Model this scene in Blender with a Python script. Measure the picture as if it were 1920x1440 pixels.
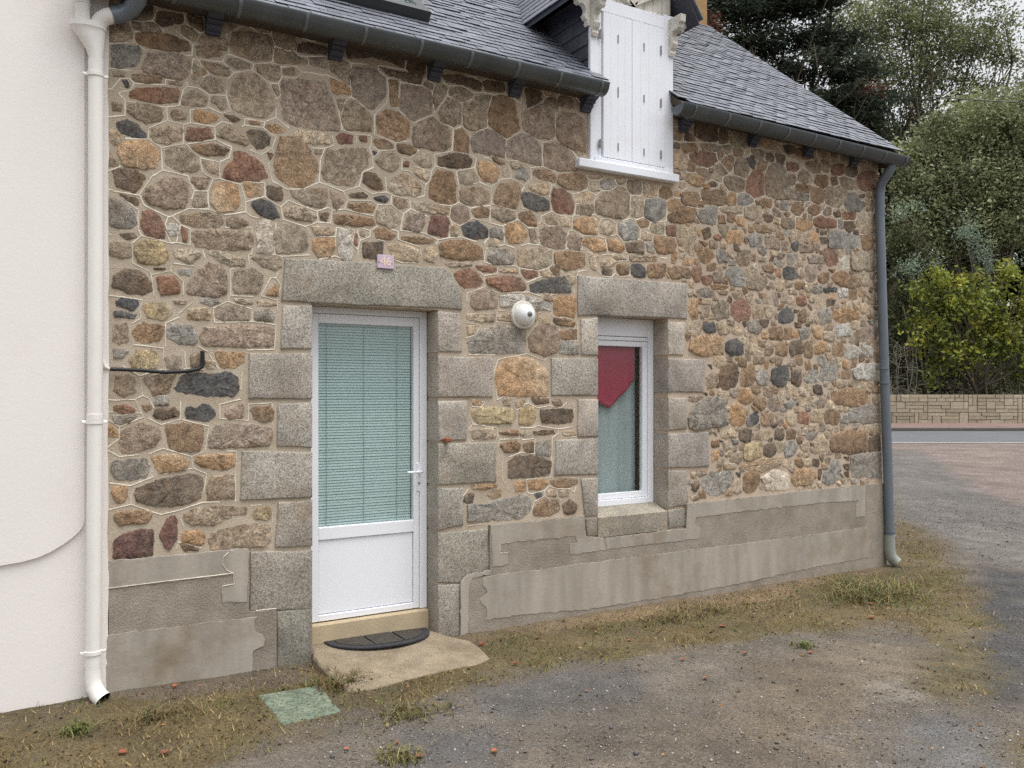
import bpy, math, random
import numpy as np
from mathutils import Vector

# ------------------------------------------------------------------ scene, camera, world, sun, exposure
scene = bpy.context.scene
for o in list(bpy.data.objects):
    bpy.data.objects.remove(o)
COL = scene.collection
EYE, DIST, YAW, FPX = 1.78, 5.53, math.radians(31.0), 1600.0     # eye height, distance to the facade, yaw, focal length
cam_data = bpy.data.cameras.new('camera')
cam_data.sensor_width = 36.0
cam_data.lens = 36.0 * FPX / 1920.0
cam_data.shift_y = 12.0 / 1920.0
cam_data.clip_start = 0.05
cam_data.clip_end = 2000.0
cam = bpy.data.objects.new('camera', cam_data)
cam.location = (0.0, -DIST, EYE)
cam.rotation_euler = (math.radians(90), 0, -YAW)
COL.objects.link(cam)
scene.camera = cam

SUN_ELEV, SUN_AZ = math.radians(76), math.radians(155)           # sun high, in front of the facade and to the right
world = bpy.data.worlds.new('World')
scene.world = world
world.use_nodes = True
wn, wl = world.node_tree.nodes, world.node_tree.links
bg = wn['Background']
sky = wn.new('ShaderNodeTexSky')
sky.sky_type = 'NISHITA'
sky.sun_disc = False
sky.sun_elevation = SUN_ELEV
sky.sun_rotation = SUN_AZ
sky.dust_density = 4.0
sky.air_density = 1.0
hs = wn.new('ShaderNodeHueSaturation')
hs.inputs['Saturation'].default_value = 0.12
hs.inputs['Value'].default_value = 1.0
wl.new(sky.outputs['Color'], hs.inputs['Color'])
wl.new(hs.outputs['Color'], bg.inputs['Color'])
bg.inputs['Strength'].default_value = 0.13
sun_data = bpy.data.lights.new('sun', 'SUN')
sun_data.energy = 1.5
sun_data.angle = math.radians(50)
sun_data.color = (1.0, 0.975, 0.94)
sun = bpy.data.objects.new('sun', sun_data)
d = Vector((math.sin(SUN_AZ) * math.cos(SUN_ELEV), math.cos(SUN_AZ) * math.cos(SUN_ELEV), math.sin(SUN_ELEV)))
sun.rotation_euler = d.to_track_quat('Z', 'Y').to_euler()
COL.objects.link(sun)
scene.view_settings.view_transform = 'Standard'
scene.view_settings.look = 'None'
scene.view_settings.exposure = 0.82
scene.view_settings.gamma = 1.0
scene.view_settings.use_curve_mapping = False
scene.cycles.use_denoising = False
try: scene.cycles.sampling_pattern = 'BLUE_NOISE'
except Exception: pass
scene.cycles.sample_clamp_indirect = 4.0
scene.cycles.max_bounces = 7
scene.cycles.transparent_max_bounces = 16

# ------------------------------------------------------------------ helpers
R = random.Random(7)
NP = np.random.default_rng(11)
SN, CS = math.sin(YAW), math.cos(YAW)

def U(px): return (px - 960.0) / FPX
def W(px, py, y=0.0):
    """point on the plane parallel to the facade, y metres behind it"""
    u = U(px); t = (DIST + y) / (CS - SN * u)
    return (t * (CS * u + SN), y, EYE - (py - 732.0) / FPX * t)
def WX(px, y=0.0): return W(px, 732, y)[0]
def G(px, py, z=0.0):
    """point on the level z"""
    u = U(px); t = (EYE - z) * FPX / (py - 732.0)
    return (t * (CS * u + SN), t * (CS - SN * u) - DIST, z)
def FR(f, r, z=0.0):
    """point f metres ahead of the viewer and r metres to the right"""
    return (f * SN + r * CS, f * CS - r * SN - DIST, z)
def toFR(x, y):
    return x * SN + (y + DIST) * CS, x * CS - (y + DIST) * SN

def lin(c):
    return tuple(((v / 255.0) / 12.92 if v / 255.0 <= 0.04045 else (((v / 255.0) + 0.055) / 1.055) ** 2.4) for v in c)

def tag(o, label=None, cat=None, group=None, kind=None):
    if label: o['label'] = label
    if cat: o['category'] = cat
    if group: o['group'] = group
    if kind: o['kind'] = kind
    return o

def empty(name, loc=(0, 0, 0)):
    o = bpy.data.objects.new(name, None)
    o.location = loc
    o.empty_display_size = 0.2
    COL.objects.link(o)
    return o

def adopt(o, parent):
    """parent without moving; parents are never rotated or scaled"""
    o.parent = parent
    p = parent; off = Vector((0, 0, 0))
    while p is not None:
        off += p.location; p = p.parent
    o.location = Vector(o.location) - off
    return o

def put(name, verts, faces, mat, parent=None, cols=None, smooth=False, mats=None, midx=None):
    me = bpy.data.meshes.new(name)
    me.from_pydata([tuple(v) for v in verts], [], [tuple(f) for f in faces])
    if cols is not None:
        a = me.color_attributes.new('Col', 'FLOAT_COLOR', 'POINT')
        c = np.ones((len(verts), 4), dtype=np.float32); c[:, :3] = np.asarray(cols, dtype=np.float32).reshape(-1, 3)
        a.data.foreach_set('color', c.ravel())
    if smooth:
        me.polygons.foreach_set('use_smooth', np.ones(len(me.polygons), dtype=bool))
    me.materials.append(mat)
    me.update()
    o = bpy.data.objects.new(name, me)
    COL.objects.link(o)
    if parent is not None: adopt(o, parent)
    return o

def put_np(name, V, Fq, mat, parent=None, cols=None, smooth=False):
    """numpy verts (n,3) and equal-sided faces (m,k)"""
    me = bpy.data.meshes.new(name)
    k = Fq.shape[1]
    me.vertices.add(len(V)); me.vertices.foreach_set('co', V.astype(np.float32).ravel())
    me.loops.add(Fq.size); me.loops.foreach_set('vertex_index', Fq.astype(np.int32).ravel())
    me.polygons.add(len(Fq))
    me.polygons.foreach_set('loop_start', np.arange(0, Fq.size, k, dtype=np.int32))
    me.polygons.foreach_set('loop_total', np.full(len(Fq), k, dtype=np.int32))
    if smooth: me.polygons.foreach_set('use_smooth', np.ones(len(Fq), dtype=bool))
    me.update(calc_edges=True)
    if cols is not None:
        a = me.color_attributes.new('Col', 'FLOAT_COLOR', 'POINT')
        c = np.ones((len(V), 4), dtype=np.float32); c[:, :3] = cols
        a.data.foreach_set('color', c.ravel())
    me.materials.append(mat)
    o = bpy.data.objects.new(name, me)
    COL.objects.link(o)
    if parent is not None: adopt(o, parent)
    return o

class MB:
    """collects shapes into one mesh"""
    def __init__(s): s.v = []; s.f = []; s.c = []
    def add(s, v, f, col=None):
        n = len(s.v); s.v += [tuple(p) for p in v]; s.f += [tuple(i + n for i in q) for q in f]
        s.c += [col or (1, 1, 1)] * len(v)
        return s
    def box(s, a, b, col=None):
        (x0, y0, z0), (x1, y1, z1) = [min(p, q) for p, q in zip(a, b)], [max(p, q) for p, q in zip(a, b)]
        v = [(x0, y0, z0), (x1, y0, z0), (x1, y1, z0), (x0, y1, z0), (x0, y0, z1), (x1, y0, z1), (x1, y1, z1), (x0, y1, z1)]
        return s.add(v, [(0, 3, 2, 1), (4, 5, 6, 7), (0, 1, 5, 4), (1, 2, 6, 5), (2, 3, 7, 6), (3, 0, 4, 7)], col)
    def bbox(s, a, b, e=0.004, col=None):
        """box with chamfered edges: octagonal along each face"""
        lo = [min(p, q) for p, q in zip(a, b)]; hi = [max(p, q) for p, q in zip(a, b)]
        e = min(e, *[(h - l) * 0.45 for l, h in zip(lo, hi)])
        v = []; idx = {}
        for ax in range(3):
            for sx in (0, 1):
                for sy in (0, 1):
                    for sz in (0, 1):
                        sg = (sx, sy, sz); p = []
                        for k in range(3):
                            base = (lo, hi)[sg[k]][k]
                            p.append(base if k == ax else base + (e if sg[k] == 0 else -e))
                        idx[(ax, sg)] = len(v); v.append(p)
        f = []
        for ax in range(3):
            k1, k2 = [(1, 2), (2, 0), (0, 1)][ax]
            for sd in (0, 1):
                q = []
                for (p1, p2) in ((0, 0), (1, 0), (1, 1), (0, 1)):
                    sg = [0, 0, 0]; sg[ax] = sd; sg[k1] = p1; sg[k2] = p2; q.append(idx[(ax, tuple(sg))])
                f.append(q if sd else q[::-1])
        for ax in range(3):
            k1, k2 = [(1, 2), (2, 0), (0, 1)][ax]
            for p1 in (0, 1):
                for p2 in (0, 1):
                    sg0 = [0, 0, 0]; sg0[k1] = p1; sg0[k2] = p2; sg1 = list(sg0); sg1[ax] = 1
                    q = [idx[(k1, tuple(sg0))], idx[(k1, tuple(sg1))], idx[(k2, tuple(sg1))], idx[(k2, tuple(sg0))]]
                    f.append(q)
        for sx in (0, 1):
            for sy in (0, 1):
                for sz in (0, 1):
                    sg = (sx, sy, sz); f.append([idx[(0, sg)], idx[(1, sg)], idx[(2, sg)]])
        return s.add(v, f, col)
    def tube(s, pts, rad, seg=12, cap=True, col=None):
        pts = [Vector(p) for p in pts]
        if not hasattr(rad, '__len__'): rad = [rad] * len(pts)
        v = []; f = []; prev = None
        for i, p in enumerate(pts):
            a = pts[max(i - 1, 0)]; b = pts[min(i + 1, len(pts) - 1)]
            t = (b - a).normalized()
            if prev is None:
                n = t.cross(Vector((0, 0, 1)))
                if n.length < 1e-3: n = t.cross(Vector((1, 0, 0)))
                n.normalize()
            else:
                n = prev - t * prev.dot(t)
                n.normalize()
            prev = n; bn = t.cross(n)
            for k in range(seg):
                an = 2 * math.pi * k / seg
                v.append(p + (n * math.cos(an) + bn * math.sin(an)) * rad[i])
        for i in range(len(pts) - 1):
            for k in range(seg):
                k2 = (k + 1) % seg
                f.append((i * seg + k, i * seg + k2, (i + 1) * seg + k2, (i + 1) * seg + k))
        if cap:
            f.append(tuple(range(seg))[::-1]); f.append(tuple((len(pts) - 1) * seg + k for k in range(seg)))
        return s.add(v, f, col)
    def prism(s, poly, y0, y1, axis='y', col=None):
        """polygon extruded: axis y -> poly is (x,z); x -> (y,z); z -> (x,y)"""
        n = len(poly)
        def P(a, b, h):
            return (a, h, b) if axis == 'y' else ((h, a, b) if axis == 'x' else (a, b, h))
        v = [P(a, b, y0) for a, b in poly] + [P(a, b, y1) for a, b in poly]
        f = [tuple(range(n)), tuple(range(2 * n - 1, n - 1, -1))] + [(i, i + n, (i + 1) % n + n, (i + 1) % n) for i in range(n)]
        return s.add(v, f, col)
    def lathe(s, prof, origin, axis, seg=32, col=None):
        """prof: (radius, along); axis: unit vector"""
        ax = Vector(axis).normalized(); n = ax.cross(Vector((0, 0, 1)))
        if n.length < 1e-3: n = Vector((1, 0, 0))
        n.normalize(); b = ax.cross(n); o = Vector(origin); v = []; f = []
        for r, h in prof:
            for k in range(seg):
                a = 2 * math.pi * k / seg
                v.append(o + ax * h + (n * math.cos(a) + b * math.sin(a)) * r)
        for i in range(len(prof) - 1):
            for k in range(seg):
                k2 = (k + 1) % seg
                f.append((i * seg + k, i * seg + k2, (i + 1) * seg + k2, (i + 1) * seg + k))
        f.append(tuple(range(seg))[::-1]); f.append(tuple((len(prof) - 1) * seg + k for k in range(seg)))
        return s.add(v, f, col)
    def build(s, name, mat, parent=None, smooth=False, colored=False):
        return put(name, s.v, s.f, mat, parent, s.c if colored else None, smooth)

def autosmooth(o, deg=35):
    me = o.data
    me.polygons.foreach_set('use_smooth', np.ones(len(me.polygons), dtype=bool))
    me.set_sharp_from_angle(angle=math.radians(deg))
    return o

# value noise in numpy, for shapes and patches
_P = NP.integers(0, 2 ** 31, 4096)
def _h(ix, iy):
    return (_P[(ix * 73 + _P[(iy * 151) & 4095]) & 4095] & 65535) / 65535.0
def vnoise(x, y):
    x = np.asarray(x, float); y = np.asarray(y, float)
    ix = np.floor(x).astype(int); iy = np.floor(y).astype(int); fx = x - ix; fy = y - iy
    fx = fx * fx * (3 - 2 * fx); fy = fy * fy * (3 - 2 * fy)
    a = _h(ix, iy); b = _h(ix + 1, iy); c = _h(ix, iy + 1); e = _h(ix + 1, iy + 1)
    return (a * (1 - fx) + b * fx) * (1 - fy) + (c * (1 - fx) + e * fx) * fy
def fbm(x, y, o=4):
    s = 0; a = 0.5; n = 0
    for i in range(o):
        s = s + a * vnoise(x * 2 ** i + 17.3 * i, y * 2 ** i - 9.1 * i); n += a; a *= 0.5
    return s / n

# ------------------------------------------------------------------ materials (procedural)
def new_mat(name):
    m = bpy.data.materials.new(name); m.use_nodes = True
    nt = m.node_tree
    return m, nt, nt.nodes['Principled BSDF']
def N(nt, typ, **kw):
    n = nt.nodes.new(typ)
    for k, v in kw.items():
        if k in n.inputs.keys() if hasattr(n.inputs, 'keys') else False: n.inputs[k].default_value = v
        else: setattr(n, k, v)
    return n
def noise(nt, scale, detail=4, rough=0.6, vec=None, stretch=None):
    t = nt.nodes.new('ShaderNodeTexNoise')
    t.inputs['Scale'].default_value = scale; t.inputs['Detail'].default_value = detail; t.inputs['Roughness'].default_value = rough
    if stretch is not None:
        mp = nt.nodes.new('ShaderNodeMapping'); mp.inputs['Scale'].default_value = stretch
        nt.links.new(vec, mp.inputs['Vector']); vec = mp.outputs['Vector']
    if vec is not None: nt.links.new(vec, t.inputs['Vector'])
    return t.outputs['Fac']
def ramp(nt, fac, stops):
    r = nt.nodes.new('ShaderNodeValToRGB')
    e = r.color_ramp.elements
    while len(e) < len(stops): e.new(0.5)
    for i, (p, c) in enumerate(stops):
        e[i].position = p; e[i].color = (*c, 1) if hasattr(c, '__len__') else (c, c, c, 1)
    nt.links.new(fac, r.inputs['Fac'])
    return r.outputs['Color']
def mix(nt, fac, a, b, mode='MIX'):
    m = nt.nodes.new('ShaderNodeMix'); m.data_type = 'RGBA'; m.blend_type = mode
    for s, v in ((m.inputs[0], fac), (m.inputs[6], a), (m.inputs[7], b)):
        if hasattr(v, 'is_linked') or isinstance(v, bpy.types.NodeSocket): nt.links.new(v, s)
        elif hasattr(v, '__len__'): s.default_value = (*v, 1)
        elif s.type == 'RGBA': s.default_value = (v, v, v, 1)
        else: s.default_value = v
    return m.outputs[2]
def bump(nt, bs, height, strength, dist=0.01):
    b = nt.nodes.new('ShaderNodeBump'); b.inputs['Strength'].default_value = strength; b.inputs['Distance'].default_value = dist
    nt.links.new(height, b.inputs['Height']); nt.links.new(b.outputs['Normal'], bs.inputs['Normal'])
def pos(nt): return nt.nodes.new('ShaderNodeNewGeometry').outputs['Position']
def attr(nt, name='Col'):
    a = nt.nodes.new('ShaderNodeAttribute'); a.attribute_name = name
    return a.outputs['Color']

def simple(name, col, rough=0.6, var=0.12, scale=6.0, bstr=0.0, bscale=80.0, spec=0.4, metal=0.0, spots=0.0, stretch=None, dirt=None, dirt_amt=0.3, rvar=0.08):
    m, nt, bs = new_mat(name); p = pos(nt)
    c = ramp(nt, noise(nt, scale, 5, 0.6, p, stretch), [(0.3, tuple(v * (1 - var) for v in col)), (0.7, tuple(min(1, v * (1 + var)) for v in col))])
    if dirt is not None:
        c = mix(nt, ramp(nt, noise(nt, scale * 0.45, 6, 0.7, p), [(0.5, 0.0), (0.75, dirt_amt)]), c, dirt)
    if spots:
        c = mix(nt, ramp(nt, noise(nt, 160, 2, 0.5, p), [(0.35, spots), (0.5, 0.0)]), c, tuple(v * 0.4 for v in col))
    nt.links.new(c, bs.inputs['Base Color'])
    rr = ramp(nt, noise(nt, scale * 2.3, 3, 0.5, p), [(0.3, max(0, rough - rvar)), (0.7, min(1, rough + rvar))])
    nt.links.new(rr, bs.inputs['Roughness'])
    bs.inputs['Specular IOR Level'].default_value = spec; bs.inputs['Metallic'].default_value = metal
    if bstr: bump(nt, bs, noise(nt, bscale, 5, 0.65, p), bstr, 0.01)
    return m

# fieldstone: colour of each stone comes with the stone, grain and veins on top
def mat_stone(name, grain=78.0, grain_amt=0.55, bstr=0.6):
    m, nt, bs = new_mat(name); p = pos(nt); c = attr(nt)
    isl = nt.nodes.new('ShaderNodeNewGeometry').outputs['Random Per Island']      # every stone its own rock
    sh = nt.nodes.new('ShaderNodeVectorMath'); sh.operation = 'MULTIPLY_ADD'
    cmb = nt.nodes.new('ShaderNodeCombineXYZ')
    for k_ in range(3): nt.links.new(isl, cmb.inputs[k_])
    nt.links.new(cmb.outputs[0], sh.inputs[0]); sh.inputs[1].default_value = (37.0, 61.0, 23.0); nt.links.new(p, sh.inputs[2]); p = sh.outputs[0]
    g = noise(nt, grain, 3, 0.7, p); gf = noise(nt, 150, 2, 0.6, p)
    fine = ramp(nt, gf, [(0.36, 0.55), (0.5, 1.0), (0.64, 1.5)])
    coarse = ramp(nt, g, [(0.32, 1 - grain_amt), (0.5, 1.0), (0.68, 1 + grain_amt * 0.9)])
    wht = nt.nodes.new('ShaderNodeTexWhiteNoise'); wht.noise_dimensions = '1D'; nt.links.new(isl, wht.inputs['W'])
    c = mix(nt, 1.0, c, mix(nt, ramp(nt, wht.outputs['Value'], [(0.35, 0.0), (0.65, 1.0)]), fine, coarse), 'MULTIPLY')
    big = noise(nt, 20, 8, 0.72, p)
    c = mix(nt, 1.0, c, ramp(nt, big, [(0.34, 0.5), (0.5, 1.0), (0.68, 1.5)]), 'MULTIPLY')
    rust = ramp(nt, noise(nt, 11.0, 5, 0.65, p), [(0.54, 0.0), (0.7, 0.4)])
    c = mix(nt, rust, c, lin((146, 112, 78)))
    smear = ramp(nt, noise(nt, 26.0, 6, 0.75, p), [(0.6, 0.0), (0.72, 0.6)])
    c = mix(nt, smear, c, lin((168, 154, 136)))
    crack = noise(nt, 17, 8, 0.78, p, (1, 1, 2.4))
    c = mix(nt, mix(nt, ramp(nt, isl, [(0.3, 0.1), (0.8, 1.0)]), 0.0, ramp(nt, crack, [(0.33, 0.85), (0.43, 0.0)])), c, lin((52, 46, 40)))
    nt.links.new(c, bs.inputs['Base Color'])
    bs.inputs['Roughness'].default_value = 0.88; bs.inputs['Specular IOR Level'].default_value = 0.25
    h = mix(nt, 0.45, crack, g)
    bump(nt, bs, h, bstr, 0.022)
    return m
def mat_granite(name, base, dark, light, lichen=0.5, pink=0.0):
    m, nt, bs = new_mat(name); p = pos(nt); c = attr(nt)
    g = noise(nt, 115, 2, 0.55, p); g2 = noise(nt, 170, 2, 0.5, p)
    k = ramp(nt, g, [(0.36, dark), (0.46, base), (0.55, base), (0.64, light)])
    k = mix(nt, ramp(nt, g2, [(0.34, 0.75), (0.42, 0.0)]), k, lin((52, 50, 48)))
    c = mix(nt, 1.0, c, k, 'MULTIPLY')
    li = ramp(nt, noise(nt, 5.5, 6, 0.7, p), [(0.57, 0.0), (0.72, lichen)])
    c = mix(nt, li, c, lin((150, 112, 66)))
    c = mix(nt, ramp(nt, noise(nt, 3.4, 6, 0.7, p), [(0.5, 0.0), (0.74, 0.32)]), c, lin((142, 120, 94)))
    gr = ramp(nt, noise(nt, 3.0, 5, 0.65, p), [(0.3, 0.66), (0.6, 1.08)])
    c = mix(nt, 1.0, c, gr, 'MULTIPLY')
    nt.links.new(c, bs.inputs['Base Color'])
    bs.inputs['Roughness'].default_value = 0.85; bs.inputs['Specular IOR Level'].default_value = 0.3
    bump(nt, bs, mix(nt, 0.5, g, noise(nt, 35, 4, 0.6, p)), 0.6, 0.006)
    return m
def mat_mortar(name):
    m, nt, bs = new_mat(name); p = pos(nt)
    sx = nt.nodes.new('ShaderNodeSeparateXYZ'); nt.links.new(p, sx.inputs[0])
    mr = nt.nodes.new('ShaderNodeMapRange'); nt.links.new(sx.outputs['X'], mr.inputs[0])
    mr.inputs[1].default_value = 2.5; mr.inputs[2].default_value = 6.0
    a = mix(nt, mr.outputs[0], lin((198, 185, 167)), lin((203, 185, 167)))      # the older pointing is greyer, the newer pinker
    c = mix(nt, ramp(nt, noise(nt, 5, 6, 0.65, p), [(0.35, 0.0), (0.7, 0.6)]), a, lin((158, 142, 118)))
    c = mix(nt, ramp(nt, noise(nt, 95, 4, 0.7, p), [(0.36, 0.6), (0.5, 0.0)]), c, lin((142, 126, 107)))
    c = mix(nt, ramp(nt, noise(nt, 120, 3, 0.6, p), [(0.58, 0.0), (0.7, 0.4)]), c, lin((216, 202, 184)))
    nt.links.new(c, bs.inputs['Base Color']); bs.inputs['Roughness'].default_value = 0.95
    bs.inputs['Specular IOR Level'].default_value = 0.2
    bump(nt, bs, mix(nt, 0.5, noise(nt, 18, 4, 0.6, p), noise(nt, 130, 3, 0.6, p)), 0.8, 0.012)
    return m
def mat_leaf(name, trans=0.35, rough=0.5):
    m, nt, bs = new_mat(name); c = attr(nt)
    nt.links.new(c, bs.inputs['Base Color']); bs.inputs['Roughness'].default_value = rough
    bs.inputs['Specular IOR Level'].default_value = 0.3
    tr = nt.nodes.new('ShaderNodeBsdfTranslucent'); nt.links.new(c, tr.inputs['Color'])
    mx = nt.nodes.new('ShaderNodeMixShader'); mx.inputs[0].default_value = trans
    out = nt.nodes['Material Output']
    nt.links.new(bs.outputs[0], mx.inputs[1]); nt.links.new(tr.outputs[0], mx.inputs[2]); nt.links.new(mx.outputs[0], out.inputs['Surface'])
    return m
def mat_glass(name, tint=(0.9, 1.0, 0.97), refl=1.0):
    m, nt, bs = new_mat(name)
    out = nt.nodes['Material Output']; nt.nodes.remove(bs)
    tr = nt.nodes.new('ShaderNodeBsdfTransparent'); tr.inputs['Color'].default_value = (*tint, 1)
    gl = nt.nodes.new('ShaderNodeBsdfGlossy'); gl.inputs['Roughness'].default_value = 0.015
    lw_ = nt.nodes.new('ShaderNodeLayerWeight'); lw_.inputs['Blend'].default_value = 0.5
    fr = nt.nodes.new('ShaderNodeMath'); fr.operation = 'POWER'; fr.inputs[1].default_value = 5.0; nt.links.new(lw_.outputs['Facing'], fr.inputs[0])
    nz = nt.nodes.new('ShaderNodeBump'); nz.inputs['Strength'].default_value = 0.004
    p = pos(nt); nt.links.new(noise(nt, 3.0, 2, 0.5, p), nz.inputs['Height']); nt.links.new(nz.outputs['Normal'], gl.inputs['Normal'])
    ml = nt.nodes.new('ShaderNodeMath'); ml.operation = 'MULTIPLY_ADD'; ml.inputs[1].default_value = 0.95; ml.inputs[2].default_value = 0.045 * refl; ml.use_clamp = True
    nt.links.new(fr.outputs[0], ml.inputs[0])
    mx = nt.nodes.new('ShaderNodeMixShader')
    nt.links.new(ml.outputs[0], mx.inputs[0]); nt.links.new(tr.outputs[0], mx.inputs[1]); nt.links.new(gl.outputs[0], mx.inputs[2])
    nt.links.new(mx.outputs[0], out.inputs['Surface'])
    return m
def mat_attr(name, rough=0.8, var=0.3, scale=40, bstr=0.0, bscale=60, spec=0.3):
    m, nt, bs = new_mat(name); p = pos(nt)
    c = mix(nt, 1.0, attr(nt), ramp(nt, noise(nt, scale, 4, 0.65, p), [(0.3, 1 - var), (0.7, 1 + var)]), 'MULTIPLY')
    nt.links.new(c, bs.inputs['Base Color']); bs.inputs['Roughness'].default_value = rough; bs.inputs['Specular IOR Level'].default_value = spec
    if bstr: bump(nt, bs, noise(nt, bscale, 5, 0.65, p), bstr, 0.01)
    return m

M = {}
M['stone'] = mat_stone('fieldstone')
M['granite'] = mat_granite('dressed_granite', lin((172, 166, 156)), lin((126, 120, 111)), lin((198, 193, 184)))
M['mortar'] = mat_mortar('lime_mortar')
M['pointing'] = simple('white_pointing', lin((238, 231, 216)), 0.95, 0.08, 9, 0.4, 150, 0.2, dirt=lin((186, 174, 156)), dirt_amt=0.55)
M['plinth'] = simple('rough_cast', lin((156, 147, 135)), 0.95, 0.2, 5, 0.7, 70, 0.2, spots=0.5, dirt=lin((124, 112, 96)), dirt_amt=0.6)
M['smooth'] = simple('smooth_cement', lin((164, 157, 146)), 0.9, 0.2, 4.0, 0.25, 45, 0.25, dirt=lin((128, 113, 92)), dirt_amt=0.9, stretch=(1.6, 1, 0.28))
M['white_pvc'] = simple('white_pvc', lin((238, 240, 246)), 0.34, 0.004, 2, 0, 0, 0.5, rvar=.01)
M['white_paint'] = simple('white_paint', lin((234, 237, 245)), 0.5, 0.03, 5, 0.08, 60, 0.4, stretch=(1, 1, 0.2), dirt=lin((200, 195, 185)), dirt_amt=0.25)
M['old_white'] = simple('weathered_white_paint', lin((222, 218, 208)), 0.65, 0.06, 8, 0.3, 60, 0.3, dirt=lin((120, 112, 100)), dirt_amt=0.7)
M['render_white'] = simple('white_render', lin((236, 231, 227)), 0.9, 0.02, 1.2, 0.1, 50, 0.2, dirt=lin((212, 203, 196)), dirt_amt=0.45)
M['zinc'] = simple('dull_zinc', lin((90, 95, 98)), 0.42, 0.2, 3.5, 0.05, 30, 0.5, metal=0.55)
M['pipe_grey'] = simple('grey_downpipe', lin((112, 120, 130)), 0.4, 0.08, 5, 0.04, 40, 0.4, metal=0.25)
M['shoe_grey'] = simple('pale_cast_shoe', lin((142, 146, 138)), 0.6, 0.1, 8, 0.2, 60, 0.3)
M['bracket'] = simple('blue_grey_timber', lin((78, 80, 92)), 0.7, 0.15, 7, 0.3, 50, 0.3, stretch=(1, 1, 0.3))
M['timber_dark'] = simple('dark_soffit', lin((84, 76, 68)), 0.8, 0.15, 6, 0.3, 40, 0.3)
M['slate'] = mat_attr('roof_slate', 0.34, 0.22, 30, 0.25, 60, 0.5)
M['black'] = simple('black_plastic', lin((38, 38, 40)), 0.45, 0.1, 20, 0, 0, 0.4)
M['iron'] = simple('hinge_iron', lin((150, 146, 144)), 0.6, 0.2, 30, 0.1, 60, 0.4, metal=0.4)
M['rust'] = simple('rusty_iron', lin((150, 92, 72)), 0.85, 0.25, 40, 0.4, 90, 0.2)
M['glass'] = mat_glass('window_glass', (0.96, 1.0, 1.0), 1.0)
M['door_glass'] = mat_glass('door_glass', (0.97, 1.0, 1.0), 1.2)
M['blind'] = simple('pale_green_slat', lin((186, 202, 200)), 0.5, 0.01, 2)
M['room'] = simple('room_wall', lin((150, 145, 138)), 0.9, 0.05, 2)
M['red_cloth'] = simple('red_cotton', lin((176, 74, 90)), 0.9, 0.05, 4, 0.3, 200, 0.2)
M['net'] = simple('net_curtain', lin((170, 175, 175)), 0.9, 0.1, 5, 0.2, 200, 0.2, stretch=(6, 1, 0.3))
M['leaf'] = mat_leaf('foliage')
M['dry'] = mat_leaf('dry_leaf', 0.2, 0.7)
M['bark'] = simple('bark', lin((92, 84, 74)), 0.95, 0.25, 6, 0.8, 25, 0.2, stretch=(1, 1, 0.3))
M['deadwood'] = simple('grey_dead_wood', lin((132, 126, 116)), 0.9, 0.15, 8, 0.3, 40, 0.2)
M['concrete'] = simple('door_step_concrete', lin((142, 129, 110)), 0.92, 0.25, 7, 0.6, 60, 0.2, spots=0.5, dirt=lin((112, 98, 80)), dirt_amt=0.9)
M['rubber'] = simple('black_rubber', lin((54, 54, 58)), 0.75, 0.12, 25, 0.5, 220, 0.35)
M['coir'] = simple('worn_coir', lin((76, 72, 66)), 0.95, 0.3, 30, 0.8, 260, 0.2)
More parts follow.
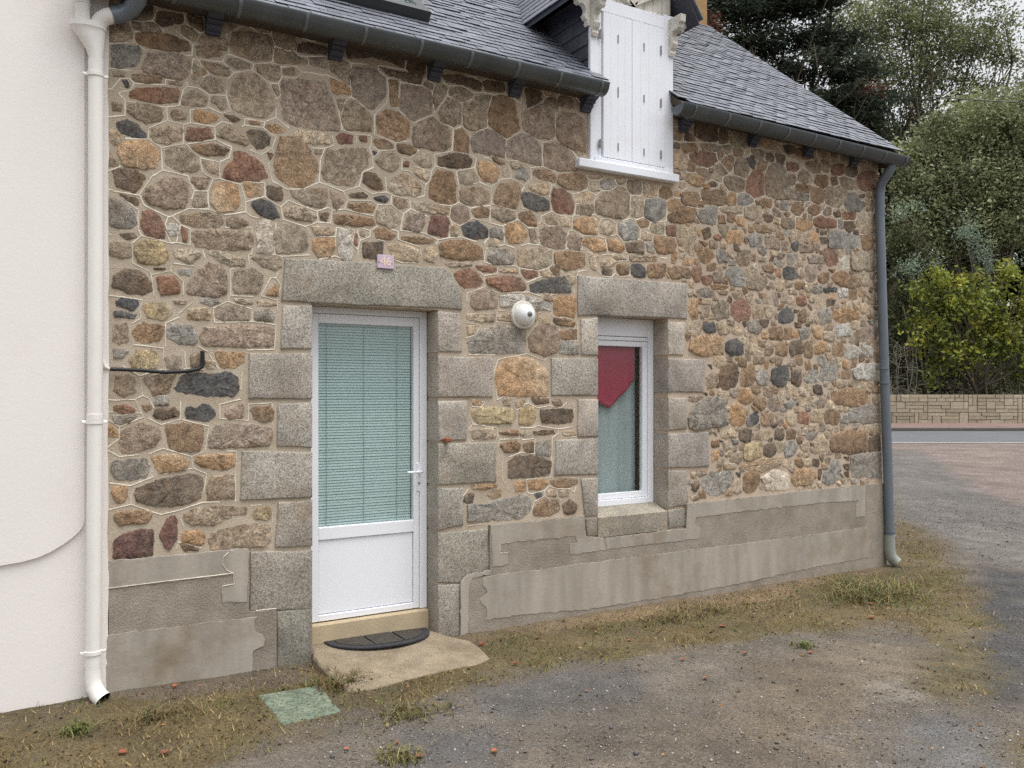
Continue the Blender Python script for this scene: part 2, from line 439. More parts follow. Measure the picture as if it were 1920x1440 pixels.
# ------------------------------------------------------------------ fieldstones of the facade: outlines measured on the wall
# each survey tile covers 560 x 420 photo points; numbers are tenths of its 1920 x 1440 enlargement
TILES = {'A': (0, 0), 'B': (480, 0), 'C': (960, 0), 'D': (1360, 0), 'E': (0, 380), 'F': (480, 380), 'G': (960, 380), 'H': (1360, 380),
         'I': (0, 740), 'J': (480, 740), 'K': (960, 740), 'L': (1360, 740), 'M': (0, 1020), 'N': (480, 1020)}
def tile_xz(tile, nums, y=0.0):
    ox, oy = TILES[tile]; out = []
    for i in range(0, len(nums), 2):
        p = W(ox + nums[i] * 10 / 3.42857, oy + nums[i + 1] * 10 / 3.42857, y)
        out.append((p[0], p[2]))
    return out
SURVEY = {
'A': """g 71,14,80,15,83,19,86,24,78,26,71,26;g 85,15,98,15,102,18,103,20,92,20,86,18;b 88,22,104,22,112,24,120,27,122,32,112,33,100,31,89,28;g 117,17,124,18,127,22,124,26,118,22;
d 85,5,98,4,97,12,88,12;d 102,8,117,10,117,14,104,17,100,14;d 121,9,130,12,130,20,122,16;g 130,23,146,26,145,32,136,32,128,27;g 127,30,138,30,142,35,134,37,127,35;
g 151,21,172,23,175,28,174,38,162,38,150,33,148,30;g 177,20,185,20,189,26,189,32,178,29;g 178,32,190,35,192,40,179,40;g 147,38,155,38,160,41,160,44,152,44,146,40;
s 73,29,89,30,90,34,87,42,80,43,73,43;m 96,35,110,34,119,36,122,42,120,48,116,51,108,49,93,46,92,43;g 130,40,140,42,147,44,147,48,138,47;g 133,50,143,52,143,59,135,59,130,55;t 124,49,128,49,128,53,123,54;
g 150,53,155,48,164,48,171,54,175,64,176,69,170,75,158,73,150,69,148,61;g 165,42,179,43,179,51,172,51,166,46;g 182,45,189,44,189,48,182,48;b 86,48,96,48,104,50,103,53,93,53,86,51;g 109,52,117,53,116,55,109,54;k 79,52,82,52,83,56,81,56;
r 87,57,102,57,114,57,115,61,113,65,103,66,91,64,83,62;g 122,59,128,59,133,64,131,67,118,67,117,64;g 138,62,144,64,145,69,142,70,136,65;g 72,66,78,67,78,71,73,71;g 83,68,93,67,104,70,103,77,95,79,88,76,83,72;
g 111,71,119,72,119,76,112,77,110,74;o 126,71,140,75,139,77,132,80,125,76;g 73,46,80,47,80,49,73,49;k 75,79,83,78,88,81,94,87,88,88,78,85;g 99,83,109,82,117,83,116,89,107,92,100,91,98,87;r 121,83,135,83,136,88,130,90,120,90;
g 142,83,148,81,153,85,159,92,158,93,148,90,140,87;d 144,74,151,75,154,77,150,78;b 160,78,166,78,167,80,162,80;o 171,81,177,80,183,83,181,85,175,85;t 175,55,179,56,180,60,178,61;d 159,84,167,84,174,88,172,93,166,96,161,91;
o 77,93,84,91,93,91,100,95,102,102,99,108,90,108,80,106,77,99;g 107,97,115,95,123,98,127,107,127,109,116,110,107,105;b 123,94,138,93,146,96,144,99,133,100,125,97;r 151,98,158,99,168,105,172,113,166,116,152,116,144,114,145,108,150,104;
g 130,104,136,104,141,110,140,112,134,110;d 74,110,84,109,93,113,89,121,86,123,75,119;s 71,128,77,129,86,137,87,144,84,146,75,146,71,144;d 77,125,86,127,89,129,88,132,82,129;m 95,122,106,115,117,115,121,119,121,126,118,133,106,134,96,130,93,126;
g 124,114,134,115,132,120,128,121,123,116;g 126,126,131,125,133,132,126,134,124,131;o 138,119,148,117,152,120,154,130,150,135,140,136,136,130;o 157,118,167,118,168,125,160,126;d 172,120,181,121,181,129,173,127;k 162,131,168,128,176,132,179,139,175,141,166,137;b 172,98,176,99,174,103""",
'B': """m 17,52,30,52,44,54,47,62,53,80,52,83,40,83,24,80,18,76,17,62;g 12,21,20,20,24,27,24,33,17,30,12,27;g 12,31,24,36,33,39,33,41,13,40;g 35,37,45,38,45,43,35,41;d 26,29,33,28,45,31,45,35,34,34,26,33;d 56,29,80,33,92,35,95,38,95,43,88,40,77,37,60,37;
g 49,39,58,41,60,46,60,54,48,45;o 48,51,58,55,61,60,50,60;m 61,44,76,45,82,50,83,60,80,65,75,70,70,68,63,61,62,52;g 52,64,57,64,54,71;g 59,66,63,65,69,70,74,75,74,84,58,83,55,77;b 78,75,84,71,92,73,98,79,98,87,92,91,79,85,78,80;
b 86,51,91,53,91,68,87,68;m 94,55,106,57,112,60,112,72,101,77,96,73,93,70;d 80,44,95,47,106,50,105,54,94,51,85,48;d 98,39,108,41,107,49,97,45;g 109,53,114,54,113,58,108,55;g 116,56,122,56,121,61,115,70,114,62;
m 102,82,106,79,113,76,118,80,124,83,125,94,119,97,102,94,101,88;g 118,73,124,63,131,68,131,79,126,80,120,77;g 125,58,132,56,139,61,135,65,131,65,125,61;d 121,49,129,49,134,50,145,54,143,58,136,55,123,52;d 146,52,158,54,159,58,148,58;g 141,63,151,62,149,70;
g 134,68,140,66,148,72,147,81,139,83,134,80;b 152,63,159,62,166,66,167,75,169,82,161,88,155,84,150,80,150,71;m 141,87,148,84,156,86,159,90,159,100,140,97,139,91;b 129,85,133,84,136,90,136,97,128,96;m 163,91,170,87,178,89,182,94,183,106,171,103,162,100,161,95;
m 172,73,185,67,190,74,191,86,188,89,178,87,172,82;d 174,57,182,57,183,64,175,69;t 24,85,36,84,46,88,47,92,38,92,28,91;v 52,88,56,86,62,88,61,92,54,92;r 67,88,71,88,71,91,67,90;b 76,90,82,90,88,93,88,95,78,95;b 91,93,97,93,103,97,100,99,92,98;
q 16,89,24,88,32,93,38,103,39,110,36,117,30,120,22,119,14,114,12,106,14,96;g 38,97,42,97,42,99,38,99;g 46,98,58,96,70,96,72,99,71,106,67,111,62,119,52,118,44,115,43,110,45,104;k 75,97,78,98,76,100;g 77,103,82,99,89,98,92,101,91,108,86,110,79,106;
t 103,100,109,98,112,101,112,107,107,107,102,103;r 95,104,98,104,98,107,95,107;t 102,110,109,109,111,113,110,116,104,113;d 118,101,125,100,135,100,138,103,137,107,124,107,118,106;b 152,101,159,104,159,105,153,104;o 144,105,152,105,155,109,154,116,147,116,143,111;
d 70,111,76,112,80,116,81,122,75,121,69,117;t 88,115,95,112,103,117,106,121,104,125,92,125,86,121;b 116,110,126,111,128,119,128,130,118,130,112,126,112,119;g 131,111,141,111,142,115,137,118,131,117;t 159,109,161,109,161,113,159,112;s 168,109,173,108,175,112,173,115,167,113;
g 131,122,145,121,149,124,149,130,134,131,132,128;b 157,119,168,118,169,122,167,133,157,132,153,129,155,123;t 176,119,187,118,188,124,183,124,178,122;k 172,124,178,125,187,129,188,134,181,135,173,132,171,127;
g 23,123,32,122,45,122,45,130,42,133,33,132,24,126;m 48,123,52,125,56,129,52,134,50,132;d 60,125,68,124,72,126,70,127,61,127;b 60,131,70,131,76,133,75,136,67,136,60,133;k 76,127,82,126,85,128,83,130,78,129;g 19,135,24,133,34,135,38,139,36,142,26,141,19,138;
d 41,137,47,137,45,142,42,141;g 89,128,96,128,97,133,92,134,89,131;t 101,130,112,131,124,134,124,137,113,137,103,134;m 127,134,134,133,136,136,136,141,131,143,126,140;b 139,136,145,133,150,135,149,139,142,139;g 152,135,165,136,166,140,159,142,152,139""",
'C': """m 29,77,34,73,43,75,47,79,47,97,43,97,31,92,29,86;m 22,93,30,93,37,98,41,104,41,109,30,109,22,107,21,100;t 39,95,45,94,46,98,44,100;t 0,104,7,106,8,108,1,108;b 15,110,24,110,27,113,27,116,19,115,14,112;b 31,113,43,112,48,115,48,120,43,122,34,120,30,117;
r 27,122,32,122,37,126,39,131,38,137,28,136,26,130;t 41,125,50,124,52,127,48,130,41,129;g 42,133,51,132,53,135,50,138,42,137;t 50,117,55,118,56,122,50,122;s 57,118,62,116,66,119,63,122,57,120;t 50,113,58,113,58,114,50,114;t 68,115,72,115,73,117,69,118;
g 75,117,82,117,84,122,80,125,75,122;t 85,118,94,119,93,125,87,126,84,123;b 95,122,101,121,103,125,99,127,95,126;g 55,129,60,124,70,121,75,124,75,137,70,140,60,138,54,136;t 77,128,82,127,84,131,83,139,77,138;s 87,130,93,129,99,131,97,138,92,142,86,139;
o 101,130,106,128,108,132,103,135,101,134;b 108,125,118,125,121,128,118,132,110,130;b 123,123,134,123,138,126,137,131,124,130,122,127;d 126,118,130,117,132,119,128,120;b 101,139,110,134,117,135,117,142,103,142;o 110,113,119,113,124,116,122,119,113,116;
g 118,109,124,109,128,113,126,115,120,112;d 103,92,108,93,107,95,104,95;b 109,93,117,93,119,97,110,98;t 103,98,110,98,113,103,112,108,103,107;r 114,99,122,98,130,99,131,103,127,107,117,104;g 122,93,132,94,131,97,123,96;b 103,84,109,85,110,89,104,89;
g 132,96,134,94,136,99,133,102;d 112,85,116,88,117,90,111,90;d 119,79,132,81,132,90,125,90,118,87;d 133,84,138,84,138,92,134,92;g 140,86,150,88,152,94,142,95;g 152,84,160,90,159,93,154,93;g 135,94,140,94,141,97,138,99;g 131,107,135,106,138,111,136,112,132,110;
b 135,103,142,100,142,107,139,109,135,105;t 129,112,134,113,134,116,130,115;g 137,114,148,116,150,119,147,122,138,120;g 145,103,149,101,152,106,151,113,144,111,143,107;k 151,102,155,100,156,104,155,108,152,106;b 159,103,164,104,163,109,158,109;
r 155,112,158,109,162,114,161,124,156,125,151,122,151,117;g 165,108,169,106,174,108,177,117,178,127,171,127,164,124,163,115;r 177,105,183,106,184,109,177,109;g 178,113,182,114,182,118,178,118;g 185,111,190,111,192,116,188,117,184,115;b 182,119,191,120,190,123,184,122;
s 180,123,190,126,190,129,180,127;d 170,100,175,101,174,105,171,104;d 164,99,168,101,167,104,163,102;g 154,97,162,98,162,102,156,101;g 142,96,148,96,148,100,143,100;o 139,126,143,125,143,131,139,131;s 146,127,152,126,154,129,150,132,146,131;b 159,129,166,129,166,133,160,132;
s 173,131,177,130,177,135,173,134;b 180,132,184,131,187,134,184,137,180,135;s 120,137,126,134,131,134,130,143,121,142;t 135,134,146,134,148,136,136,136;t 150,134,158,133,160,137,157,140,150,139;d 161,138,168,140,167,142,162,141""",
'D': """b 56,122,62,121,63,129,60,131,56,128;g 64,122,74,121,75,128,74,132,65,130;b 59,113,65,114,65,119,61,121,58,117;g 52,105,58,104,62,108,60,111,54,109;r 68,107,75,107,76,111,69,112;d 78,108,84,107,85,111,82,113,78,112;d 68,115,71,114,72,118,69,119;g 74,115,81,115,81,121,75,120;
r 86,112,95,111,98,114,97,121,88,122,85,117;t 81,118,83,117,83,120;r 45,96,52,97,56,101,54,102,46,100;d 38,94,44,95,44,98,39,98;g 62,104,66,105,66,110,62,109;s 77,130,80,125,84,127,88,133,86,135,77,134;m 91,131,94,128,96,131,95,135,91,135;d 86,126,89,125,90,127;
b 53,134,59,132,60,136,56,138;g 63,135,67,134,67,137,64,138;d 70,137,73,136,74,139,71,139;r 75,137,83,137,83,141,76,140""",
'E': """r 92,6,97,5,103,11,106,19,105,23,95,21,92,16;g 116,9,128,7,142,8,143,13,140,15,125,15,117,12;g 146,10,152,9,159,13,157,15,149,16,146,14;c 106,14,114,14,115,20,109,21,107,17;r 117,16,120,17,120,25,118,25;g 124,19,135,18,148,19,160,19,163,23,161,29,150,30,127,28,124,24;
d 77,20,85,20,88,22,82,24;y 88,26,95,24,104,26,108,34,106,38,98,40,90,38,87,33;t 112,31,121,30,129,32,126,36,121,39,114,35;t 133,31,145,33,157,37,157,40,148,40,140,36;g 162,36,174,35,182,36,180,41,176,43,168,40;d 74,47,82,43,91,45,97,52,97,56,93,59,85,58,73,54;
d 99,42,106,42,105,43,99,43;s 115,43,123,43,122,47,116,46;r 101,48,112,48,115,53,115,58,104,59,102,54;m 126,45,134,40,143,41,145,47,145,58,139,61,121,58,120,55;g 151,45,163,43,169,47,166,57,152,58,150,54;o 172,57,177,53,179,53,179,60,171,59;
k 75,63,82,62,88,63,88,67,84,69,76,66;k 74,70,80,70,87,72,86,74,74,73;y 93,66,103,64,109,67,110,71,105,75,96,74,93,69;t 112,63,120,63,119,65,113,65;s 129,62,140,62,142,64,136,66,129,64;t 122,69,132,68,135,70,134,75,121,74;m 140,68,158,67,160,70,160,75,142,75,139,72;
t 151,62,161,63,162,65,152,64;t 165,63,177,65,178,66,166,66;s 165,70,174,69,176,73,175,76,164,75;g 74,78,81,78,82,89,76,90,73,88;b 86,81,92,78,105,79,104,83,101,89,91,90,86,85;s 110,79,123,79,126,88,125,91,115,90,108,86,107,82;m 132,81,150,79,172,80,176,82,175,92,150,92,131,91,129,86;
s 73,94,82,95,79,99,74,100;y 83,101,88,96,98,95,102,99,100,106,86,107;g 107,100,111,98,116,100,116,106,108,106;g 123,98,128,96,130,100,129,105,123,105;o 139,96,150,97,157,97,157,102,150,106,142,105,140,101;g 75,112,82,111,86,113,86,121,80,124,74,121;
g 93,112,101,111,112,110,108,122,99,123,96,117;k 117,112,123,109,134,111,145,109,152,112,153,121,149,124,136,124,115,121,113,120;r 74,131,82,130,87,134,80,135,74,134;b 91,130,97,130,97,132,94,134;s 73,137,82,136,88,137,84,141,74,142;d 100,133,112,132,115,135,114,137,104,139,99,136;
k 120,132,128,132,131,130,137,133,138,136,134,140,120,138;m 146,133,152,130,156,131,156,138,148,139,145,136;b 162,132,173,131,176,135,174,140,168,141,163,138""",
'F': """b 50,8,58,8,75,11,76,14,65,15,51,13;t 78,5,86,4,92,10,91,14,86,16,78,12;m 99,7,108,7,108,14,104,19,95,16,97,11;v 113,9,122,9,124,13,122,22,111,19,112,13;k 133,15,141,13,149,17,149,22,138,23,134,20;t 126,15,129,15,129,21,125,20;s 151,17,156,17,159,20,158,23,151,22;
o 162,14,171,14,174,20,171,25,163,25,161,20;b 170,7,176,6,180,11,178,14,172,13;g 176,18,179,17,180,26,177,24;g 14,15,25,14,32,20,33,27,31,31,14,32,13,22;t 36,16,46,16,51,18,47,21,38,20;o 37,24,49,23,50,30,47,35,40,35,37,30;c 54,18,61,17,62,30,61,37,56,37,53,30;c 1,12,10,11,10,32,1,32;
r 63,20,65,20,65,27,63,27;t 67,18,70,18,70,22,67,21;b 76,17,82,17,89,21,86,23,78,22;b 94,22,103,22,114,24,112,26,103,26,95,24;d 69,26,81,26,81,30,80,36,69,35;t 85,27,95,27,104,31,104,37,96,38,88,34;t 108,30,114,29,116,33,114,38,108,36;b 119,27,126,25,136,25,145,30,145,36,130,36,119,34;
s 150,33,154,30,162,31,166,35,164,39,152,39,149,36;t 169,31,180,30,189,31,189,39,180,42,170,40,168,36;t 122,39,135,39,138,40,125,41;r 142,41,150,41,155,43,151,44,143,43;t 156,43,167,43,168,45,157,44;r 171,44,180,44,180,47,173,48;t 184,44,190,45,189,48,184,47;
r 128,46,137,43,143,47,145,51,143,53,132,54,129,50;r 149,49,158,48,169,49,173,54,172,56,158,56,150,52;m 139,60,144,57,153,58,155,62,154,67,141,68,139,65;l 157,60,170,60,190,65,190,69,180,68,165,66,158,67;t 136,72,142,72,153,72,152,76,137,75;t 156,73,166,72,166,76,157,75;
t 136,80,142,79,140,83,137,84;s 137,90,145,83,155,80,172,80,173,89,171,96,150,96,138,96;o 155,109,160,102,170,100,176,101,186,108,188,110,187,124,156,123,155,115;d 177,126,187,126,188,128,180,129;t 159,127,163,126,163,130,160,130;t 167,128,172,127,172,131,168,131;o 139,127,144,127,144,130,140,129;
y 139,133,150,132,164,133,166,137,164,141,143,141,140,137;y 170,132,178,132,179,138,177,142,170,142""",
'G': """b 5,8,10,6,14,10,15,14,11,14,6,11;t 22,9,28,8,29,13,23,13;t 31,10,37,9,37,15,32,15;m 19,17,30,16,34,20,33,29,21,28,18,23;m 36,22,42,20,44,23,43,30,37,29;o 40,12,47,10,55,11,54,20,47,19,40,15;t 57,15,62,13,65,17,62,20,57,19;o 45,25,50,23,58,25,60,30,55,31,46,27;o 62,24,67,25,72,29,69,31,63,30;
s 70,14,77,13,80,17,80,23,73,23,70,19;b 81,12,87,12,88,14,83,15;t 89,15,97,15,97,20,90,18;r 99,16,104,16,104,21,100,21;t 84,20,89,20,89,24,84,23;d 74,27,84,26,84,32,75,31;s 87,27,91,27,91,32,88,31;b 92,23,104,23,104,32,94,31,92,28;t 107,17,117,16,118,22,116,33,108,27,106,20;o 103,32,106,32,105,38,103,37;
b 28,33,38,32,46,33,46,41,35,43,28,40;t 50,34,55,33,54,42,51,41;t 58,38,64,36,67,38,62,41,58,41;t 65,34,72,34,73,36,66,36;t 76,35,92,35,92,37,78,37;o 110,36,117,37,115,40,111,39;b 68,40,74,39,75,45,70,46,68,43;k 77,41,82,40,85,43,85,47,79,47,77,45;b 88,41,98,40,98,47,89,47,87,44;b 101,42,113,43,114,48,103,48,101,45;
r 117,42,121,42,121,50,118,51,116,46;r 124,48,128,47,128,52,123,51;m 130,44,134,42,135,51,130,51,129,48;s 138,46,140,43,145,41,149,47,149,53,141,53;g 152,47,163,47,163,54,160,56,151,54;d 122,18,126,17,127,21,124,23;b 133,9,136,9,137,13,133,13;b 120,33,126,30,129,34,127,38,121,37;s 132,31,135,30,139,36,138,38,133,38;
g 144,35,147,31,152,32,152,38,147,40,144,38;o 137,22,141,18,148,19,149,24,146,26,138,25;o 144,11,149,11,149,15,145,14;b 156,14,166,17,166,19,158,18;s 152,22,157,21,161,23,160,27,154,27;m 163,23,171,23,171,29,164,29;m 174,26,177,25,177,30,174,30;k 180,27,184,25,184,30,180,30;g 174,10,180,11,182,15,177,16,173,14;
r 130,22,135,22,134,24,131,24;b 121,25,126,26,124,28;o 27,62,40,61,41,67,40,73,28,72,27,67;b 27,75,36,75,40,77,39,79,29,78;b 31,83,41,82,41,87,32,87;s 31,92,36,89,42,92,42,97,31,96;t 18,74,24,73,24,78,18,77;k 12,53,20,50,33,48,37,54,37,57,13,57;m 12,86,18,79,27,80,30,84,29,95,22,97,12,95,11,90;d 19,134,38,133,39,137,37,141,20,141,19,137;
t 113,58,116,57,116,60,114,60;o 115,63,119,62,119,73,116,74,114,69;s 119,57,125,56,130,58,128,60,120,60;b 128,53,138,54,136,55,129,55;t 122,62,128,62,127,65,122,65;m 122,68,126,67,126,73,122,73;g 129,65,135,63,139,65,139,73,132,74,129,71;r 141,66,144,63,151,64,153,71,151,75,143,75,141,71;t 133,57,139,56,138,59,134,59;g 142,58,148,57,148,61,143,61;
k 123,78,129,77,130,82,125,83,123,81;t 113,79,120,77,122,81,118,86,113,83;t 132,78,138,78,140,83,134,84;t 141,80,147,79,147,83,142,83;o 115,89,122,86,134,87,136,91,135,97,120,97,115,94;k 138,91,144,89,148,91,148,97,141,98,138,95;t 152,90,158,92,161,96,153,97,150,94;m 163,92,166,91,168,95,166,98,163,97;b 170,93,174,90,177,92,176,97,170,97;d 179,90,186,89,186,96,180,98,178,95;
t 151,60,155,58,157,62,154,65,151,63;t 155,67,160,67,161,73,156,73;t 163,68,168,67,168,73,164,73;k 171,72,174,69,179,68,181,71,180,75,172,76;b 184,72,188,70,189,76,184,76;s 152,78,158,77,161,80,158,83,152,82;b 165,81,172,80,174,87,165,87;b 176,82,180,82,180,87,176,87;s 184,82,188,80,192,83,189,86,186,87;m 168,58,170,58,171,66,169,65;t 162,58,166,59,165,64,162,63;
t 173,58,176,58,177,63,173,63;t 178,60,181,60,181,64,178,64;m 166,52,168,52,168,55,166,54;t 170,51,174,51,174,56,170,56;b 182,52,188,52,188,55,182,55;t 153,40,158,40,159,44,155,44;b 161,41,167,41,167,44,162,44;r 169,43,172,43,172,47,170,47;k 175,43,180,42,184,47,180,49,175,48;b 154,34,156,34,156,37,154,37;t 159,35,163,35,162,37,159,37;s 168,37,174,39,173,41,169,39;t 184,36,187,37,187,41,184,41;
d 134,110,137,104,145,104,145,110,143,118,136,119,134,117;g 125,112,131,111,131,118,126,120,125,116;b 148,107,154,105,156,109,154,116,148,117;s 158,110,161,108,165,112,165,117,158,117;k 168,108,172,105,177,106,178,112,176,116,170,117,167,113;d 180,110,185,107,186,112,184,117,180,115;k 126,104,128,104,128,106;m 115,125,122,125,118,128,114,127;o 146,121,153,121,154,126,150,129,146,126""",
'H': """m 48,28,56,26,57,31,49,31;o 47,11,54,11,56,15,51,18,46,16;b 51,91,55,90,55,98,51,98;s 51,113,55,107,59,108,59,114,53,116;r 57,11,62,10,71,12,71,15,62,16,57,14;s 73,12,75,12,75,16,73,16;d 77,13,82,12,84,16,80,18,77,16;t 86,8,96,6,97,18,91,19,86,18;o 55,20,59,20,59,24,55,24;d 61,18,65,18,65,20,62,20;d 61,23,65,23,65,26,62,26;
s 67,19,75,20,85,22,86,27,83,29,67,28,66,23;b 88,22,94,21,94,28,89,29;r 63,32,68,30,72,33,72,38,67,40,64,36;m 53,35,62,34,63,39,55,38;w 73,37,79,35,79,42,74,42;t 81,33,97,32,97,43,81,43;m 52,42,58,40,58,49,53,51;b 60,47,66,46,65,51,60,50;b 70,46,77,45,86,49,86,53,80,54,71,51,69,48;r 67,43,70,43,69,45;k 63,55,71,55,70,57,64,57;s 56,54,62,54,62,57,56,57;
l 73,57,78,56,78,60,74,60;b 80,57,84,56,84,61,80,61;d 66,63,70,63,70,66,66,66;t 54,61,57,60,57,64,54,64;r 46,61,51,60,52,65,47,65;s 60,69,67,69,68,77,61,77;o 69,70,76,68,85,70,86,74,75,76,70,74;t 53,71,57,70,57,76,53,76;l 72,80,80,78,81,85,73,86;m 83,84,90,81,97,80,97,87,84,88;o 56,81,61,81,61,86,57,86;t 64,84,70,83,70,88,64,87;o 58,92,63,90,64,95,58,96;
b 70,90,75,92,76,98,70,98;l 77,93,83,92,87,95,84,99,77,99;l 88,92,94,93,94,98,89,98;s 62,107,66,104,72,106,72,112,65,114,61,113;b 75,109,80,107,80,113,75,113;l 82,108,87,104,97,104,97,113,83,113;m 59,126,65,125,65,129,60,131;b 68,122,80,120,91,122,91,128,80,131,69,128;t 84,115,90,116,90,119,84,119;m 91,116,95,117,94,120;t 47,126,58,125,58,130,48,130""",
'J': """d 163,43,168,40,180,40,189,43,188,50,178,52,163,53;s 137,71,145,71,160,68,172,65,176,68,176,74,170,79,150,80,137,81;t 138,23,152,22,153,27,140,28;b 157,24,168,23,169,26,158,25;b 158,32,166,30,170,32,168,36,160,36;b 172,32,178,31,178,36,174,38;t 149,64,153,61,157,61,156,65,152,66;o 139,58,150,58,155,58,150,60,140,60""",
'I': """m 78,24,85,20,93,19,101,22,103,26,100,32,88,36,79,37,77,31;b 107,20,118,19,130,20,130,28,128,35,115,36,109,33;m 139,20,145,19,166,20,174,22,175,25,172,32,160,33,135,34,134,29;s 73,43,82,42,94,42,95,46,94,53,86,54,75,54,72,48;o 98,40,109,39,117,40,121,43,119,48,103,50,100,45;o 127,40,140,39,150,39,150,45,145,48,130,46,126,43;o 73,60,80,59,82,62,80,68,75,70,73,65;
d 88,60,100,56,114,53,122,51,129,53,130,58,128,66,118,70,100,71,88,68,87,63;g 136,53,149,52,150,57,150,66,134,67,134,60;b 75,76,84,75,96,75,97,79,93,82,78,83,74,80;g 118,77,128,73,140,72,158,73,158,76,150,77,138,83,125,83,120,80;y 164,74,171,72,174,74,173,79,165,80,163,77;v 74,94,82,89,98,87,98,95,98,103,84,105,73,105;v 108,80,112,78,114,82,113,92,109,99,106,97,103,90;
o 118,88,130,88,131,95,128,97,117,94;d 116,96,124,97,128,100,118,100;g 136,90,146,86,162,83,173,84,173,93,168,97,150,98,136,99,134,95""",
'K': """s 114,15,118,6,126,2,135,4,138,12,138,18,132,20,118,22,114,20;o 140,11,144,6,149,10,149,18,143,20,140,16;b 157,2,162,2,163,8,160,10,156,6;m 165,4,170,3,173,8,168,10,165,8;s 175,6,180,3,182,6,177,9;k 151,18,153,13,157,12,158,18,153,19;b 161,13,168,13,167,18,161,19;m 170,13,174,13,174,18,170,18;t 176,14,181,11,182,18,177,18;r 184,12,190,11,190,18,184,17;
d 146,23,153,23,153,29,147,29;d 170,23,174,22,174,29,169,28;t 156,25,165,24,165,28,156,28;b 177,23,182,24,182,28,177,28;b 129,24,131,24,131,26;t 134,25,139,25,139,28,135,28;b 129,30,132,29,133,33,129,33;t 135,31,141,30,142,34,137,36;y 149,34,154,31,160,31,161,37,157,41,150,41;d 163,33,168,31,170,36,166,40,162,38;s 175,36,179,30,183,31,182,37,176,40;t 185,33,190,30,190,36,187,36;
g 141,39,146,37,148,40,145,43,141,42;o 129,37,133,36,132,42,129,42;t 136,45,144,45,143,47,136,47;t 148,45,158,43,172,40,172,44,160,48,149,47;t 176,41,181,42,180,45,175,45;d 116,58,119,54,120,58,118,61,116,60;s 122,54,126,51,140,50,141,54,138,60,132,63,123,62;k 144,50,147,50,146,52;b 149,53,154,50,158,52,158,58,153,62,149,60;w 161,54,168,50,176,51,178,56,176,60,163,60;
g 115,66,119,64,120,67,117,68;s 16,31,24,30,25,36,24,39,16,38;b 25,56,32,54,41,55,41,57,35,59,28,59;o 11,56,20,55,22,57,18,60,11,60;o 2,57,8,56,8,61,3,62;k 15,64,18,63,19,65,16,66;t 23,62,28,61,28,65,23,65;t 30,62,36,62,36,65,31,65;b 14,74,20,68,29,68,30,74,24,77,15,77;d 33,71,37,68,41,71,40,75,34,76;d 14,24,26,23,27,25,15,25;t 5,24,12,24,12,27,6,26;t 33,24,40,24,41,26,34,26;g 26,4,30,3,32,6,28,7""",
'L': """o 43,51,49,48,55,49,57,53,55,57,46,58,43,55;s 79,11,90,8,98,7,99,17,80,17;b 64,12,73,11,73,17,65,18;s 74,13,78,12,78,18,74,18;t 55,12,62,10,62,17,55,17;b 68,28,76,24,90,24,91,36,80,37,68,36;d 93,28,98,26,99,35,92,36;t 57,34,60,27,63,27,66,30,65,36,58,37;s 81,40,99,38,99,52,82,53;s 64,50,70,43,74,46,73,54,66,57,63,55;t 50,42,54,41,55,45,51,45;
d 57,42,60,42,60,46,57,45;d 60,49,62,48,61,53,60,53;d 76,40,79,40,79,42;d 76,45,79,45,79,48;d 76,50,79,50,79,53"""}
HUES = {'g': (138, 122, 102), 'b': (138, 110, 82), 'r': (136, 98, 78), 'o': (166, 130, 92), 't': (164, 147, 122), 'k': (80, 80, 80), 's': (130, 125, 116),
        'l': (164, 158, 147), 'd': (98, 84, 70), 'm': (140, 122, 106), 'c': (176, 166, 150), 'v': (110, 78, 70), 'y': (160, 140, 102), 'q': (146, 122, 96), 'w': (178, 167, 150)}
for _k, _c in list(HUES.items()):                      # weathered: pulled a little towards grey
    _m = sum(_c) / 3 * .97; HUES[_k] = tuple(min(250, (v * .74 + _m * .26) * 1.15) for v in _c)
STONES = []
for tile, txt in SURVEY.items():
    for item in txt.replace('\n', '').split(';'):
        hue, nums = item.strip().split(' ')
        STONES.append((hue, tile_xz(tile, [float(v) for v in nums.split(',')])))
# ------------------------------------------------------------------ the stone house
house = empty('stone_house', (4.1, 0.0, 0.0))
tag(house, 'stone cottage of mixed brown fieldstones with granite door surround, slate roof and white dormer', 'house')
XL, ZT = 0.545, 4.22
def xr(z): return 7.76 - 0.021 * max(z, 0)          # the right corner leans in towards the top
DX0, DX1, DZ1 = WX(585), WX(820), 2.352              # door opening
VX0, VX1, VZ0, VZ1 = WX(1120.5), WX(1251.5), 0.79, 2.385   # window opening
E = 0.006
xs = [XL, DX0 - E, DX1 + E, VX0 - E, VX1 + E, 7.5]
zs = [-0.4, VZ0 - 0.03, DZ1 + E, VZ1 + E, ZT]
wb = MB()
def solid(i, j):
    if i == 1 and j < 2: return False
    if i == 3 and j in (1, 2): return False
    return True
for i in range(5):
    for j in range(4):
        if not solid(i, j): continue
        a, b, c, e = xs[i], xs[i + 1], zs[j], zs[j + 1]
        wb.add([(a, 0, c), (b, 0, c), (b, 0, e), (a, 0, e)], [(0, 1, 2, 3)])
        wb.add([(a, .5, c), (b, .5, c), (b, .5, e), (a, .5, e)], [(3, 2, 1, 0)])
def reveal(a, b): wb.add([(*a[:1], 0, a[1]), (*b[:1], 0, b[1]), (*b[:1], .5, b[1]), (*a[:1], .5, a[1])], [(0, 1, 2, 3), ])
reveal((xs[1], zs[0]), (xs[1], zs[2])); reveal((xs[2], zs[2]), (xs[2], zs[0])); reveal((xs[1], zs[2]), (xs[2], zs[2]))
reveal((xs[3], zs[1]), (xs[3], zs[3])); reveal((xs[4], zs[3]), (xs[4], zs[1])); reveal((xs[3], zs[3]), (xs[4], zs[3])); reveal((xs[4], zs[1]), (xs[3], zs[1]))
